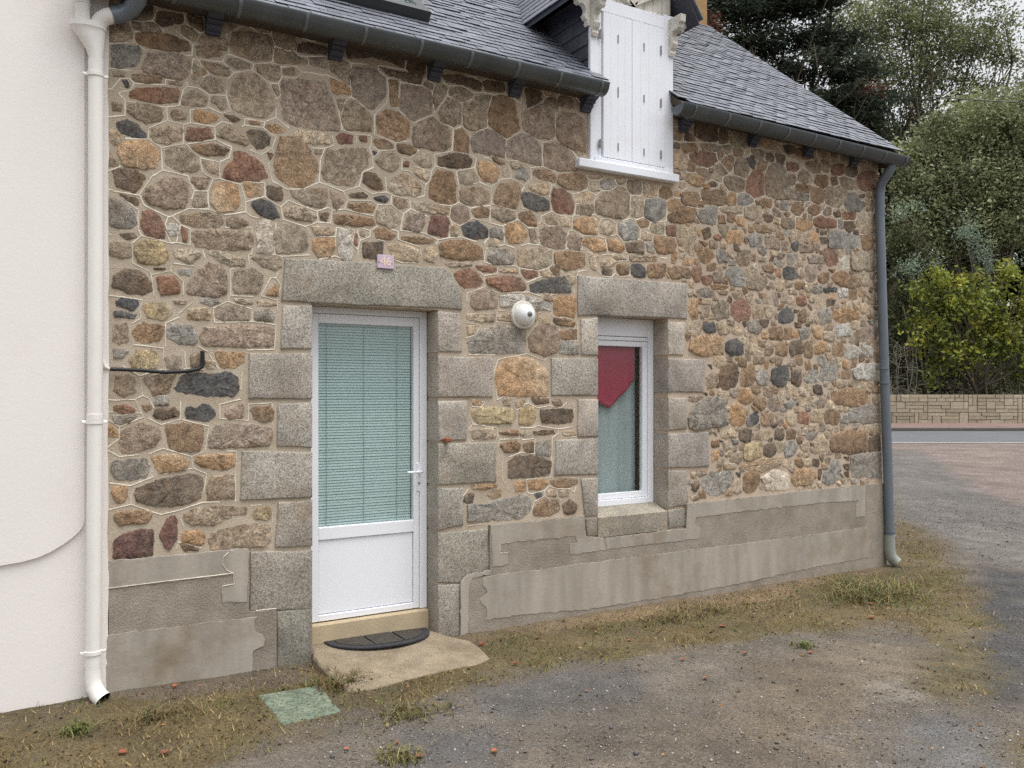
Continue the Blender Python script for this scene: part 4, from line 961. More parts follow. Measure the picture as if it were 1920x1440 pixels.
# eaves board and soffit
eb = MB(); eb.box((RX0, -.135, 4.09), (DOR0 - .01, -.115, 4.185)); eb.box((DOR1 + .01, -.135, 4.09), (RX1 - .04, -.115, 4.185))
eb.box((RX0, -.115, 4.10), (DOR0 - .01, .02, 4.115)); eb.box((DOR1 + .01, -.115, 4.10), (RX1 - .04, .02, 4.115))
eb.build('eaves_board', M['timber_dark'], house)
gb = MB(); gb.prism([(YE + .02, ZE - .1), (YE + .02, ZE - .015), (RF(0, SLOPE)[1], RF(0, SLOPE)[2] - .015), (RF(0, SLOPE)[1], RF(0, SLOPE)[2] - .16), (.05, 4.06), (-.1, 4.02)], RX1 - .075, RX1 - .05, 'x')
gb.build('barge_board', M['timber_dark'], house)
# chimney on the gable end
cb = MB(); cb.bbox((7.22, 2.5, 5.9), (7.74, 3.2, 8.2), .02)
cb.bbox((7.17, 2.45, 8.2), (7.79, 3.25, 8.32), .02)
M['ochre'] = simple('ochre_stone', lin((158, 130, 92)), .9, .2, 8, .6, 40, .2)
cb.build('chimney', M['ochre'], house)

# ---- gutters with straps
M['strap'] = simple('bright_zinc_strap', lin((110, 115, 116)), .4, .15, 6, 0, 0, .5, metal=.4)
def gutter(x0, x1, z0, z1, straps):
    r, cy = 0.078, -0.222; g = MB(); n = 14; m = 16; V = []; F = []
    prof = [(math.cos(math.pi + math.pi * k / n) * r, math.sin(math.pi + math.pi * k / n) * r) for k in range(n + 1)]
    prof = [(-r + .012, .006), (-r + .004, .012), (-r - .007, .009), (-r - .008, .0)] + prof[1:] + [(r - .006, 0)] + [(a * .955, b * .955) for a, b in prof[::-1][1:-1]] + [(-r + .012, 0)]
    k = len(prof)
    for i in range(m + 1):
        t = i / m; x = x0 + (x1 - x0) * t; z = z0 + (z1 - z0) * t
        V += [(x, cy + a, z + b) for a, b in prof]
    for i in range(m):
        F += [(i * k + j, i * k + (j + 1) % k, (i + 1) * k + (j + 1) % k, (i + 1) * k + j) for j in range(k)]
    F.append(tuple(range(k))[::-1]); F.append(tuple(m * k + j for j in range(k)))
    g.add(V, F)
    for xe, ze in ((x0, z0), (x1, z1)):                   # stop ends
        g.prism([(cy + math.cos(math.pi + math.pi * a / n) * r, ze + math.sin(math.pi + math.pi * a / n) * r) for a in range(n + 1)], xe - .002, xe + .002, 'x')
    go = autosmooth(g.build('gutter', M['zinc'], house), 40)
    for xs_ in straps:
        t = (xs_ - x0) / (x1 - x0); z = z0 + (z1 - z0) * t; s = MB(); V = []; F = []
        for a in range(n + 1):
            an = math.pi + math.pi * a / n
            for rr in (r + .001, r + .008):
                for dx in (-.011, .011): V.append((xs_ + dx, cy + math.cos(an) * rr, z + math.sin(an) * rr + .004))
        for a in range(n):
            b = 4 * a
            F += [(b, b + 4, b + 5, b + 1), (b + 2, b + 3, b + 7, b + 6), (b, b + 2, b + 6, b + 4), (b + 1, b + 5, b + 7, b + 3)]
        s.add(V, F); autosmooth(s.build('gutter_strap', M['strap'], go), 40)
    return go
gutter(0.28, W(1143, 0, -.3)[0], 4.133, 4.137, [W(px, 0, -.3)[0] for px in (330, 452, 577, 687, 792, 886, 974, 1053, 1130)])
gutter(W(1283, 0, -.3)[0], W(1708, 0, -.3)[0], 4.122, 4.09, [W(px, 0, -.3)[0] for px in (1306, 1369, 1427, 1481, 1530, 1576, 1621, 1662, 1701)])

# ---- carved timber consoles under the eaves
prof = [(.01, -.01), (.01, -.235), (-.028, -.235), (-.034, -.215), (-.03, -.195), (-.05, -.175), (-.062, -.15), (-.06, -.125), (-.085, -.118), (-.092, -.10), (-.088, -.085), (-.125, -.062), (-.135, -.045), (-.13, -.01)]
for px in (242, 398, 627, 812, 962, 1096, 1279, 1408, 1510, 1596):
    x = WX(px); c = MB(); c.prism([(a, 4.11 + b * .5) for a, b in prof][::-1], x - .045, x + .045, 'x')
    c.build('eaves_console', M['bracket'], house)

# ---- dormer
dormer = MB().box((DOR0 + .04, .031, 3.6), (DOR1 - .04, .06, DEZ + .04)).build('dormer', M['timber_dark'], house)
for x in (DOR0 + .02, DOR1 - .02):                         # cheeks run back to the roof
    yb_ = (DEZ + .1 - ZE) / TP + YE
    MB().prism([(0.0, ZE - .1), (0.0, DEZ + .1), (yb_ + .1, DEZ + .1)], x - .018, x + .018, 'x').build('cheek', M['timber_dark'], dormer)
rc2 = random.Random(4)                                     # slates hung on the cheeks
for xx, s in ((DOR0, -1), (DOR1, 1)):
    for r_ in range(0, 8):
        z0 = 4.20 + r_ * .115; z1 = z0 + .16
        ya = -0.005 - (.1 if r_ % 2 else 0); y = ya
        while y < 1.1:
            w = .215; yb_ = y + w - .004; cyy = (y + yb_) / 2
            lim = (z0 - ZE) / TP + YE + .12
            if cyy < lim + .1 and z0 < DEZ:
                t0 = .012 + rc2.uniform(0, .003); sx = xx + s * t0; k = rc2.uniform(.85, 1.15); y0_ = max(y, -.002)
                if yb_ - y0_ > .02:
                    V = [(sx, y0_, z0), (sx, yb_, z0), (xx + s * .002, yb_, z1), (xx + s * .002, y0_, z1), (sx - s * .006, y0_, z0), (sx - s * .006, yb_, z0), (xx - s * .004, yb_, z1), (xx - s * .004, y0_, z1)]
                    put('slate', V, [(0, 1, 2, 3), (7, 6, 5, 4), (0, 4, 5, 1), (1, 5, 6, 2), (2, 6, 7, 3), (3, 7, 4, 0)], M['slate'], dormer, [tuple(c * k for c in lin((64, 66, 78)))] * 8)
            y += w
# dormer roof: two slopes with slates and a boarded soffit
DCX = (DOR0 + DOR1) / 2; DTP = math.tan(math.radians(58)); DYF = -.16
dr = MB()
for s in (-1, 1):
    xe = DCX + s * ((DOR1 - DOR0) / 2 + DOH); ridge_z = DEZ + abs(xe - DCX) * DTP
    V = [(xe, DYF, DEZ), (DCX, DYF, ridge_z), (DCX, 2.2, ridge_z), (xe, 1.5, DEZ)]
    V2 = [(a, b, c + .055) for a, b, c in V]
    dr.add(V + V2, [(0, 1, 2, 3), (7, 6, 5, 4), (0, 4, 5, 1), (1, 5, 6, 2), (2, 6, 7, 3), (3, 7, 4, 0)])
dr.build('dormer_roof', M['bracket'], dormer)
ds_ = MB(); rd = random.Random(6)
for s in (-1, 1):
    xe = DCX + s * ((DOR1 - DOR0) / 2 + DOH); Ls = abs(xe - DCX) / math.cos(math.radians(58))
    for i in range(int(Ls / .085)):
        for j in range(14):
            y0 = DYF - .03 + j * .15 + (.075 if i % 2 else 0); y1 = y0 + .147
            def Q(dd, y, up):
                return (xe - s * (dd * math.cos(math.radians(58)) - 0) + s * up * .7, y, DEZ + .06 + dd * math.sin(math.radians(58)) + up * .7)
            l0 = i * .085 - .03; up = rd.uniform(.012, .016)
            V = [Q(l0, y0, up), Q(l0, y1, up), Q(l0 + .2, y1, .001), Q(l0 + .2, y0, .001), Q(l0, y0, up - .007), Q(l0, y1, up - .007), Q(l0 + .2, y1, -.006), Q(l0 + .2, y0, -.006)]
            k = rd.uniform(.85, 1.2)
            ds_.add(V, [(0, 1, 2, 3), (7, 6, 5, 4), (0, 4, 5, 1), (1, 5, 6, 2), (2, 6, 7, 3), (3, 7, 4, 0)], tuple(c * k for c in lin((108, 112, 121))))
o = ds_.build('dormer_slates', M['slate'], dormer, colored=True); o['kind'] = 'stuff'
# white front: posts, header, sill, shutters, gable boards
SZ0 = W(1103, 306)[2]; HZ0, HZ1 = 4.822, 4.93
sx0, sx1 = WX(1126), WX(1240.5); SHB = SZ0 + .06
def dpart(name, a, b, mat='white_paint', e=.004, par=None):
    return MB().bbox(a, b, e).build(name, M[mat], par or dormer)
dpart('post', (DOR0, -.03, SZ0), (WX(1119), .03, HZ1 + .02)); dpart('post', (WX(1119) + .002, -.022, SZ0 + .03), (sx0 - .004, .03, HZ0))
dpart('post', (sx1 + .004, -.03, SZ0), (DOR1, .03, HZ1 + .02))
dpart('header', (WX(1119) + .001, -.034, HZ0 + .003), (sx1 + .003, .03, HZ1))
dpart('dormer_sill', (WX(1085, -.06), -.07, SZ0 - .055), (WX(1273, -.06), .03, SZ0 + .012), e=.006)
dpart('dormer_sill', (WX(1110), -.045, SZ0 + .0125), (WX(1253), .02, SHB - .006), e=.004)
mid = WX(1179.5)
for a, b, nb in ((sx0, mid - .002, 4), (mid + .002, sx1, 4)):
    sh = MB(); ww = (b - a) / nb
    for k in range(nb): sh.bbox((a + k * ww + .0002, -.040, SHB), (a + (k + 1) * ww - .0002, -.012, HZ0 - .004), .0014)
    so = sh.build('shutter', M['white_paint'], dormer); so['kind'] = 'stuff'
    del so['kind']
for px, rows in ((1159.5, ((65, 80), (163, 182), (268, 283))), (1208, ((80, 95), (177, 192), (278, 292)))):
    for ya, yb_ in rows:
        p0, p1 = W(px, ya, -.045), W(px, yb_, -.045)
        dpart('shutter_latch', (p0[0] - .0045, -.048, p1[2]), (p0[0] + .0045, -.041, p0[2]), 'iron', .002)
for px, ya, yb_ in ((1125.5, 56, 72), (1125.5, 262, 277), (1239.5, 87, 102), (1239.5, 186, 200), (1239.5, 283, 297)):
    p0, p1 = W(px, ya, -.045), W(px, yb_, -.045)
    h_ = MB(); hw_ = .018 if px < 1200 else .006; h_.bbox((p0[0] - hw_, -.046, p1[2]), (p0[0] + hw_, -.041, p0[2]), .001); h_.tube([(p0[0], -.048, p1[2] - .004), (p0[0], -.048, p0[2] + .004)], .006, 8)
    h_.build('hinge', M['iron'], dormer)
# gable infill boards and fan of braces
gz = HZ1 + .001; n = 9; gw_ = (DOR1 - DOR0) / n
for k in range(n):
    a, b = DOR0 + k * gw_ + .003, DOR0 + (k + 1) * gw_ - .003
    def top(x): return DEZ + .02 + ((DOR1 - DOR0) / 2 + DOH - abs(x - DCX)) * DTP
    MB().prism([(a, gz), (b, gz), (b, top(b)), (a, top(a))], .005, .025).build('gable_board', M['old_white'], dormer)
for ang in (-58, -30, 0, 30, 58):
    a = math.radians(ang); dx, dz = math.sin(a), math.cos(a); c = (DCX, gz + .01); ww = .03; l_ = .42 if abs(ang) < 50 else .36
    p = [(c[0] - dz * ww, c[1] + dx * ww * 0 + .002), (c[0] + dz * ww, c[1] + .002), (c[0] + dx * l_ + dz * ww, c[1] + dz * l_ - dx * ww), (c[0] + dx * l_ - dz * ww, c[1] + dz * l_ + dx * ww)]
    MB().prism(p, -.03 - .001 * (ang % 7), .004).build('gable_brace', M['old_white'], dormer)
# scrolled brackets carrying the dormer eaves
bp = [(0, .0), (0, -.30), (-.018, -.31), (-.03, -.285), (-.022, -.26), (-.045, -.245), (-.06, -.215), (-.045, -.19), (-.04, -.15), (-.055, -.115), (-.085, -.10), (-.10, -.115), (-.125, -.10), (-.128, -.07), (-.15, -.06), (-.155, 0)]
for xx in ((DOR0 + .028), (DOR1 - .028)):
    b = MB(); b.prism([(-.03 + a, DEZ + .04 + c) for a, c in bp][::-1], xx - .028, xx + .028, 'x'); b.build('dormer_bracket', M['old_white'], dormer)
for s, xx in ((-1, DOR0), (1, DOR1)):                      # side brackets
    b = MB(); b.prism([(xx + s * (-a), DEZ + .06 + c * .8) for a, c in bp][::(1 if s < 0 else -1)], -.028, .022, 'y'); b.build('dormer_bracket', M['old_white'], dormer)

# ---- roof window
sk = MB(); a, b = skx - .80, skx
def skbox(m, xa, xb, d0, d1, u0, u1):
    v = [RF(xa, d0, u0), RF(xb, d0, u0), RF(xb, d1, u0), RF(xa, d1, u0), RF(xa, d0, u1), RF(xb, d0, u1), RF(xb, d1, u1), RF(xa, d1, u1)]
    m.add(v, [(0, 3, 2, 1), (4, 5, 6, 7), (0, 1, 5, 4), (1, 2, 6, 5), (2, 3, 7, 6), (3, 0, 4, 7)])
skbox(sk, a, b, skd, skd + .09, .0, .09); skbox(sk, a, b, skd + 1.0, skd + 1.09, 0, .09); skbox(sk, a, a + .08, skd + .091, skd + .999, 0, .09); skbox(sk, b - .08, b, skd + .091, skd + .999, 0, .09)
sko = sk.build('roof_window', simple('dark_flashing', lin((52, 54, 56)), .4, .1, 5, 0, 0, .5), house)
g = MB(); skbox(g, a + .082, b - .082, skd + .092, skd + .998, .05, .062); g.build('pane', M['glass'], sko)
g = MB(); skbox(g, a + .082, b - .082, skd + .092, skd + .998, -.005, .0); g.build('sky_reflection_sheet', M['white_paint'], sko)  # white sheet under the pane stands in for sky reflected in the glass

# ---- right downpipe
zp = [W(1671, 0, -.1)[0]]
def P(px, py, y): return W(px, py, y)
dp = MB()
path = [P(1672, 300, -.20), P(1670, 316, -.19), P(1660, 332, -.14), P(1652, 345, -.085), P(1649.5, 362, -.07), P(1650, 420, -.07), P(1654, 560, -.07), P(1659, 720, -.07), P(1664, 860, -.07), P(1668, 1000, -.07), P(1668, 1005, -.07)]
dp.tube(path, .046, 18)
rdp_ = autosmooth(dp.build('downpipe', M['pipe_grey'], house), 50)
for px, py in ((1650.6, 402), (1656.8, 690), (1658, 717), (1668, 996)):
    c = P(px, py, -.07); b = MB(); b.tube([(c[0], c[1], c[2] - .012), (c[0], c[1], c[2] + .012)], .051, 18)
    if py not in (690,): b.box((c[0] - .012, -.02, c[2] - .01), (c[0] + .012, .01, c[2] + .01))
    autosmooth(b.build('pipe_collar', M['pipe_grey'], rdp_), 50)
b = MB(); b.tube([P(1668, 1003, -.07), P(1668, 1030, -.07), P(1670, 1043, -.078), P(1677, 1051, -.10), P(1684, 1056, -.13)], [.052, .054, .056, .055, .052], 18)
autosmooth(b.build('pipe_shoe', M['shoe_grey'], rdp_), 50)
b = MB(); b.tube([P(262, -45, -.222), P(262, -20, -.222), P(258, 0, -.20), P(245, 18, -.14), P(228, 26, -.12), P(208, 29, -.12)], .05, 16)
autosmooth(b.build('gutter_outlet_pipe', M['pipe_grey'], house), 60)

# ---- front door
YD = 0.165
door = MB(); x0, x1, zb = DX0 - .01, DX1 - .003, .185
fw = .055
door.bbox((x0, YD, zb), (x0 + fw, YD + .07, DZ1 + .005), .004); door.bbox((x1 - fw, YD, zb), (x1, YD + .07, DZ1 + .005), .004); door.bbox((x0 + fw, YD, DZ1 - fw + .015), (x1 - fw, YD + .07, DZ1 + .005), .004)
dframe = door.build('door', M['white_pvc'], house)
lx0, lx1, lz1 = x0 + fw + .003, x1 - fw - .003, DZ1 - fw + .012
gx0_, gx1_ = lx0 + .055, WX(775, YD + .02); gz1_ = W(590, 605, YD + .02)[2]; gz0_ = W(590, 990, YD + .02)[2]; rz = W(590, 1014, YD + .02)[2]; bz = W(590, 1155, YD + .02)[2]
def dpt(name, a, b, mat='white_pvc', e=.004): return MB().bbox(a, b, e).build(name, M[mat], dframe)
dpt('stile', (lx0, YD + .012, zb + .004), (gx0_, YD + .066, lz1)); dpt('stile', (gx1_, YD + .012, zb + .004), (lx1, YD + .066, lz1))
dpt('rail', (gx0_ + .0005, YD + .012, gz1_), (gx1_ - .0005, YD + .066, lz1)); dpt('rail', (gx0_ + .0005, YD + .012, rz), (gx1_ - .0005, YD + .066, gz0_)); dpt('rail', (gx0_ + .0005, YD + .012, zb + .004), (gx1_ - .0005, YD + .066, bz))
dpt('lower_panel', (gx0_ + .003, YD + .024, bz + .003), (gx1_ - .003, YD + .05, rz - .003), 'white_pvc', .006)
MB().box((gx0_ - .004, YD + .03, gz0_ - .004), (gx1_ + .004, YD + .036, gz1_ + .004)).build('glass_pane', M['door_glass'], dframe)
hp = W(786, 884, YD)
hz0, hz1 = W(786, 921, YD)[2], W(786, 868, YD)[2]
hd = dpt('handle_plate', (hp[0] - .018, YD + .004, hz0), (hp[0] + .018, YD + .012, hz1), 'white_pvc', .003)
b = MB(); b.tube([(hp[0], YD + .006, hp[2]), (hp[0], YD - .04, hp[2]), (hp[0] - .012, YD - .05, hp[2]), (hp[0] - .115, YD - .05, hp[2] + .002)], .0095, 10)
autosmooth(b.build('handle_lever', M['white_pvc'], dframe), 50)
b = MB(); b.lathe([(.009, 0), (.009, -.004)], (hp[0], YD + .004, W(786, 906, YD)[2]), (0, 1, 0), 12); b.build('keyhole', M['iron'], dframe)
# threshold and step
th = MB(); th.bbox((DX0 + .001, YD - .035, -.1), (DX1 - .001, .3, .181), .008)
th.build('threshold', simple('cream_threshold', lin((190, 173, 144)), .9, .12, 6, .3, 60, .2, spots=.3), house)

# ---- window
YV = .172
vw = MB(); a0, a1, c0, c1 = VX0 - .01, VX1 - .002, .812, VZ1 + .003
bh = W(1160, 630, YV)[2]
vw.bbox((a0, YV + .004, c0), (a0 + .05, YV + .07, c1), .003); vw.bbox((a1 - .055, YV + .004, c0), (a1, YV + .07, c1), .003); vw.bbox((a0 + .05, YV + .004, c0), (a1 - .055, YV + .07, c0 + .05), .003); vw.bbox((a0 + .05, YV + .004, bh), (a1 - .055, YV + .07, c1), .003)
win = vw.build('window', M['white_pvc'], house)
def vpt(name, a, b, mat='white_pvc', e=.003): return MB().bbox(a, b, e).build(name, M[mat], win)
f0, f1 = a0 + .053, a1 - .058; s0 = c0 + .053; s1 = W(1150, 648, YV + .04)[2] + .026
vpt('shutter_slat', (f0, YV + .016, s1 + .018), (f1, YV + .036, bh - .004))
for na, (p, q) in (('sash_stile', ((f0, s0), (f0 + .05, s1 + .014))), ('sash_stile', ((f1 - .05, s0), (f1, s1 + .014))), ('sash_rail', ((f0 + .0505, s0), (f1 - .0505, s0 + .05))), ('sash_rail', ((f0 + .0505, s1 - .03), (f1 - .0505, s1 + .014)))):
    vpt(na, (p[0], YV + .022, p[1]), (q[0], YV + .066, q[1]))
MB().box((f0 + .046, YV + .04, s0 + .046), (f1 - .046, YV + .046, s1 - .026)).build('window_pane', M['glass'], win)
print('stones', NS, 'chips', len(chips), 'chains', len(chains), 'slates', len(slates))
# ------------------------------------------------------------------ the white house next door
wh = empty('white_house', (-2.0, -.02, 0))
tag(wh, 'white rendered house wall at the left edge, with a white downpipe', 'house')
YW = -0.035
b = MB(); xe = 0.556
b.box((-7, YW, -.4), (WX(163, YW), 6, 7.2))
whw = b.build('wall', M['render_white'], wh)
edge = MB(); n = 60; V = []; F = []; re_ = random.Random(2)       # ragged render edge against the stonework
for k in range(n + 1):
    z = -.3 + 7.4 * k / n
    V += [(WX(163, YW) + .001, YW + .003, z), (xe - .012 + re_.uniform(-.006, .008), YW + .003, z), (xe + re_.uniform(-.004, .006), .03, z)]
for k in range(n):
    F += [(3 * k, 3 * k + 1, 3 * k + 4, 3 * k + 3), (3 * k + 1, 3 * k + 2, 3 * k + 5, 3 * k + 4)]
put('wall_edge', V, F, M['render_white'], wh, smooth=False)
# upper coat of render, ending in a sweeping curve near the ground
cur = [W(px, py, YW) for px, py in ((158, 975), (155, 986), (148, 996), (136, 1007), (118, 1020), (95, 1034), (70, 1045), (40, 1053), (0, 1060), (-60, 1066), (-400, 1080))]
poly = [(c[0], c[2]) for c in cur]; poly = [(poly[0][0], 7.15)] + poly + [(-6.99, poly[-1][1]), (-6.99, 7.15)]
b = MB(); b.prism(orient(poly), YW - .016, YW + .004); b.build('render_coat', M['render_white'], wh)
# downpipe with hopper
M['pvc_pipe'] = simple('white_pvc_pipe', lin((236, 233, 228)), .45, .02, 3, 0, 0, .4, dirt=lin((205, 198, 185)), dirt_amt=.3)
yp = -.10
b = MB(); b.tube([W(180, 112, yp), W(180, 400, yp), W(178, 800, yp), W(175.5, 1150, yp), W(174.5, 1262, yp)], .041, 20)
dpw = autosmooth(b.build('downpipe', M['pvc_pipe'], wh), 50)
b = MB(); b.tube([W(174.5, 1255, yp), W(174.5, 1272, yp), W(176.5, 1288, yp - .008), W(184, 1303, yp - .03), W(193, 1312, yp - .055)], [.043, .044, .046, .047, .048], 18, cap=False)
b2 = MB(); b2.tube([W(193.2, 1312.3, yp - .0555), W(184, 1303, yp - .03), W(177.5, 1290, yp - .01)], [.0455, .044, .042], 18, cap=False); b2.build('pipe_mouth_shade', M['black'], dpw)  # black lining: the shade inside the open mouth put into colour
autosmooth(b.build('pipe_shoe', M['pvc_pipe'], dpw), 60)
for px, py in ((179, 141), (177.5, 791), (174.6, 1223)):
    c = W(px, py, yp); b = MB(); b.tube([(c[0], c[1], c[2] - .01), (c[0], c[1], c[2] + .01)], .047, 20)
    b.bbox((c[0] - .068, yp - .006, c[2] - .009), (c[0] + .068, yp + .006, c[2] + .009), .003); b.box((c[0] - .012, yp + .04, c[2] - .008), (c[0] + .012, YW + .005, c[2] + .008))
    autosmooth(b.build('pipe_clip', M['pvc_pipe'], dpw), 45)
b = MB(); c = W(178, 783, yp); b.tube([(c[0], c[1], c[2] - .012), (c[0], c[1], c[2] + .02)], .045, 20); autosmooth(b.build('pipe_socket', M['pvc_pipe'], dpw), 45)
# hopper: flattened funnel, wide at the top
hp_ = MB(); rings = []
for py, xa, xb, dep in ((36, 131, 199, .055), (46, 130, 200, .056), (48, 132, 198, .052), (58, 139, 197.5, .05), (75, 151, 196.5, .047), (92, 161, 195, .044), (106, 166, 194, .042), (116, 167, 193, .0415)):
    p0, p1 = W(xa, py, yp), W(xb, py + (xb - xa) * .2, yp); cx_ = (p0[0] + p1[0]) / 2; rx = (p1[0] - p0[0]) / 2
    rings.append([(cx_ + math.cos(2 * math.pi * k / 24) * rx, yp + math.sin(2 * math.pi * k / 24) * dep, p0[2] * (1 - .5) + p1[2] * .5 - 0) for k in range(24)])
V = [v for r in rings for v in r]; F = [(i * 24 + k, (i + 1) * 24 + k, (i + 1) * 24 + (k + 1) % 24, i * 24 + (k + 1) % 24) for i in range(len(rings) - 1) for k in range(24)]
F.append(tuple(range(24))); hp_.add(V, F); autosmooth(hp_.build('hopper', M['pvc_pipe'], dpw), 40)
b = MB(); b.tube([W(155, -40, yp), W(155, 40, yp)], .039, 18); autosmooth(b.build('inlet_pipe', M['pvc_pipe'], dpw), 50)
b = MB(); b.tube([W(155, 6, yp), W(155, 8, yp)], .044, 18); autosmooth(b.build('pipe_socket', M['pvc_pipe'], dpw), 50)
b = MB(); b.tube([W(209, 29, -.12), W(200, 31, -.118), W(191, 36, -.11), W(185, 44, yp), W(183, 56, yp)], .046, 18); autosmooth(b.build('inlet_pipe', M['pvc_pipe'], dpw), 60)

# ------------------------------------------------------------------ things on and at the stone house
# black cable pipe on the wall
b = MB(); y = -.03
b.tube([W(205, 692, y), W(260, 694, y), W(310, 698, y), W(350, 696, y), W(372, 692, y), W(379, 687, y), W(380, 678, y), W(379.5, 658, y - .005)], [.011, .0115, .012, .012, .0125, .013, .0135, .013], 12)
ca = autosmooth(b.build('cable_pipe', M['black'], None), 50)
tag(ca, 'black bent cable pipe running along the stones beside the white downpipe', 'pipe')
b = MB(); b.tube([W(188, 655, YW), W(190, 672, YW - .004), W(196, 688, YW - .006), W(205.5, 692, y)], .0105, 10); autosmooth(b.build('painted_end', M['pvc_pipe'], ca), 50)

# house number plate
p0, p1 = W(707, 477, -.02), W(738, 505, -.02)
pe = empty('house_number_plate', ((p0[0] + p1[0]) / 2, -.02, p1[2]))
tag(pe, 'small pink house number plate reading 46 above the door lintel', 'number plate')
M['pink'] = simple('pink_enamel', lin((208, 186, 206)), .35, .04, 20, 0, 0, .5)
M['cream'] = simple('cream_figures', lin((240, 216, 196)), .5, .02, 9)
MB().bbox((p0[0], -.03, p1[2]), (p1[0], -.012, p0[2]), .003).build('plate', M['pink'], pe)
cv = bpy.data.curves.new('digits', 'FONT'); cv.body = '46'; cv.size = .083; cv.extrude = .001; cv.align_x = 'CENTER'; cv.align_y = 'CENTER'; cv.offset = .001
to = bpy.data.objects.new('digits', cv); COL.objects.link(to)
to.location = ((p0[0] + p1[0]) / 2, -.0312, (p0[2] + p1[2]) / 2); to.rotation_euler = (math.radians(90), 0, 0)
dg = bpy.context.evaluated_depsgraph_get(); me = bpy.data.meshes.new_from_object(to.evaluated_get(dg)); mw = to.matrix_world.copy()
bpy.context.view_layer.update(); mw = to.matrix_world.copy(); me.transform(mw); bpy.data.objects.remove(to)
me.materials.clear(); me.materials.append(M['cream']); do = bpy.data.objects.new('digits', me); COL.objects.link(do); adopt(do, pe)
for px in (710.5, 734.5):
    c = W(px, 491 + (px - 710) * .1, -.03); MB().lathe([(.0065, 0), (.005, -.003)], (c[0], -.03, c[2]), (0, 1, 0), 12).build('screw', M['iron'], pe)

# bulkhead lamp
c = W(985, 590, -.05); lo = empty('wall_lamp', (c[0], 0, c[2]))
tag(lo, 'round white bulkhead lamp on the stones between door and window', 'wall lamp')
o_ = (c[0], -.005, c[2])
autosmooth(MB().lathe([(.07, .02), (.098, .02), (.107, .0), (.107, -.02), (.101, -.027), (.086, -.026), (.085, -.034)], o_, (0, 1, 0), 40).build('base', M['old_white'], lo), 30)
M['opal'] = simple('opal_glass', lin((236, 240, 240)), .2, .02, 6, 0, 0, .5)
autosmooth(MB().lathe([(.079, -.034), (.080, -.05), (.077, -.062), (.069, -.078), (.057, -.092), (.042, -.102), (.026, -.108), (.012, -.11)], o_, (0, 1, 0), 40).build('shade', M['opal'], lo), 30)
autosmooth(MB().lathe([(.021, -.106), (.02, -.114), (.013, -.117), (.009, -.12), (.009, -.132), (.004, -.136)], o_, (0, 1, 0), 20).build('knob', simple('knob_grey', lin((120, 122, 122)), .4, .1, 20), lo), 35)

# rusty hinge pin stub in the door jamb
c = W(836, 825, -.012); b = MB(); b.bbox((c[0] - .022, -.06, c[2] - .014), (c[0] + .022, .0, c[2] + .016), .006)
tag(b.build('iron_stub', M['rust'], None), 'small rusty red stub sticking out of the granite right of the door', 'iron stub')
# venetian blind behind the door glass
bl = empty('venetian_blind', ((gx0_ + gx1_) / 2, .26, gz0_))
tag(bl, 'pale green venetian blind hanging behind the door glass', 'blind')
by = YD + .062; bx0, bx1 = gx0_ - .02, WX(769, by); ns = 73; step = (gz1_ - gz0_ + .02) / ns
proto = MB(); aa = math.radians(66); hw = .0116
proto.add([(0, -hw * math.cos(aa), -hw * math.sin(aa)), (bx1 - bx0, -hw * math.cos(aa), -hw * math.sin(aa)), (bx1 - bx0, -.002, .002), (0, -.002, .002), (bx1 - bx0, hw * math.cos(aa), hw * math.sin(aa)), (0, hw * math.cos(aa), hw * math.sin(aa))], [(0, 1, 2, 3), (3, 2, 4, 5)])
pm = None; rbl = random.Random(1)
for k in range(ns):
    z = gz0_ - .005 + k * step
    if pm is None:
        o = proto.build('slat', M['blind'], None); pm = o.data
    else:
        o = bpy.data.objects.new('slat', pm); COL.objects.link(o)
    o.location = (bx0, by + rbl.uniform(-.001, .001), z + rbl.uniform(-.0008, .0008)); adopt(o, bl)
for px in (611, 681, 743):
    x = WX(px, by); MB().box((x - .0012, by - .012, gz0_ - .01), (x + .0012, by - .0105, gz1_ + .02)).build('cord', simple('blind_cord', lin((120, 140, 138)), .8, .02), bl)
MB().bbox((bx0, by - .018, gz1_ + .005), (bx1, by + .018, gz1_ + .03), .002).build('head_rail', M['blind'], bl)

# window curtains: red pointed cloth in front of a net curtain
def cloth(name, x0, x1, topz, botf, y, amp, nx, mat, seed, th=.001):
    rc_ = random.Random(seed); ph = rc_.random() * 6; V = []; F = []; nz = 14
    for i in range(nx + 1):
        t = i / nx; x = x0 + (x1 - x0) * t; zb_ = botf(t)
        for j in range(nz + 1):
            s = j / nz; yy = y + amp * (.4 + .6 * s) * (math.sin(t * nx * .62 + ph) * .6 + math.sin(t * nx * .27 + ph * 2) * .5)
            V.append((x, yy, topz + (zb_ - topz) * s))
    for i in range(nx):
        for j in range(nz): a = i * (nz + 1) + j; F.append((a, a + nz + 1, a + nz + 2, a + 1))
    o = put(name, V, F, mat, None, smooth=True); md = o.modifiers.new('thick', 'SOLIDIFY'); md.thickness = th; return o
wy = YV + .085
xa, xb = VX0 + .01, WX(1190, wy); tz = s1
def zig(t):
    pts = [(0, W(1121, 738, wy)[2]), ((WX(1143, wy) - xa) / (xb - xa), W(1143, 766, wy)[2]), (1.0, W(1189, 712, wy)[2])]
    for (a, za), (b, zb_) in zip(pts[:-1], pts[1:]):
        if t <= b: return za + (zb_ - za) * (t - a) / (b - a)
    return pts[-1][1]
tag(cloth('red_curtain', xa, xb, tz, zig, wy, .011, 44, M['red_cloth'], 1), 'dark red pointed cloth hanging in the top of the window', 'curtain')
tag(cloth('net_curtain', VX0 - .02, WX(1191, wy + .05), tz, lambda t: c0 - .05, wy + .05, .018, 44, M['net'], 2), 'pale grey net curtain behind the lower window pane', 'curtain')

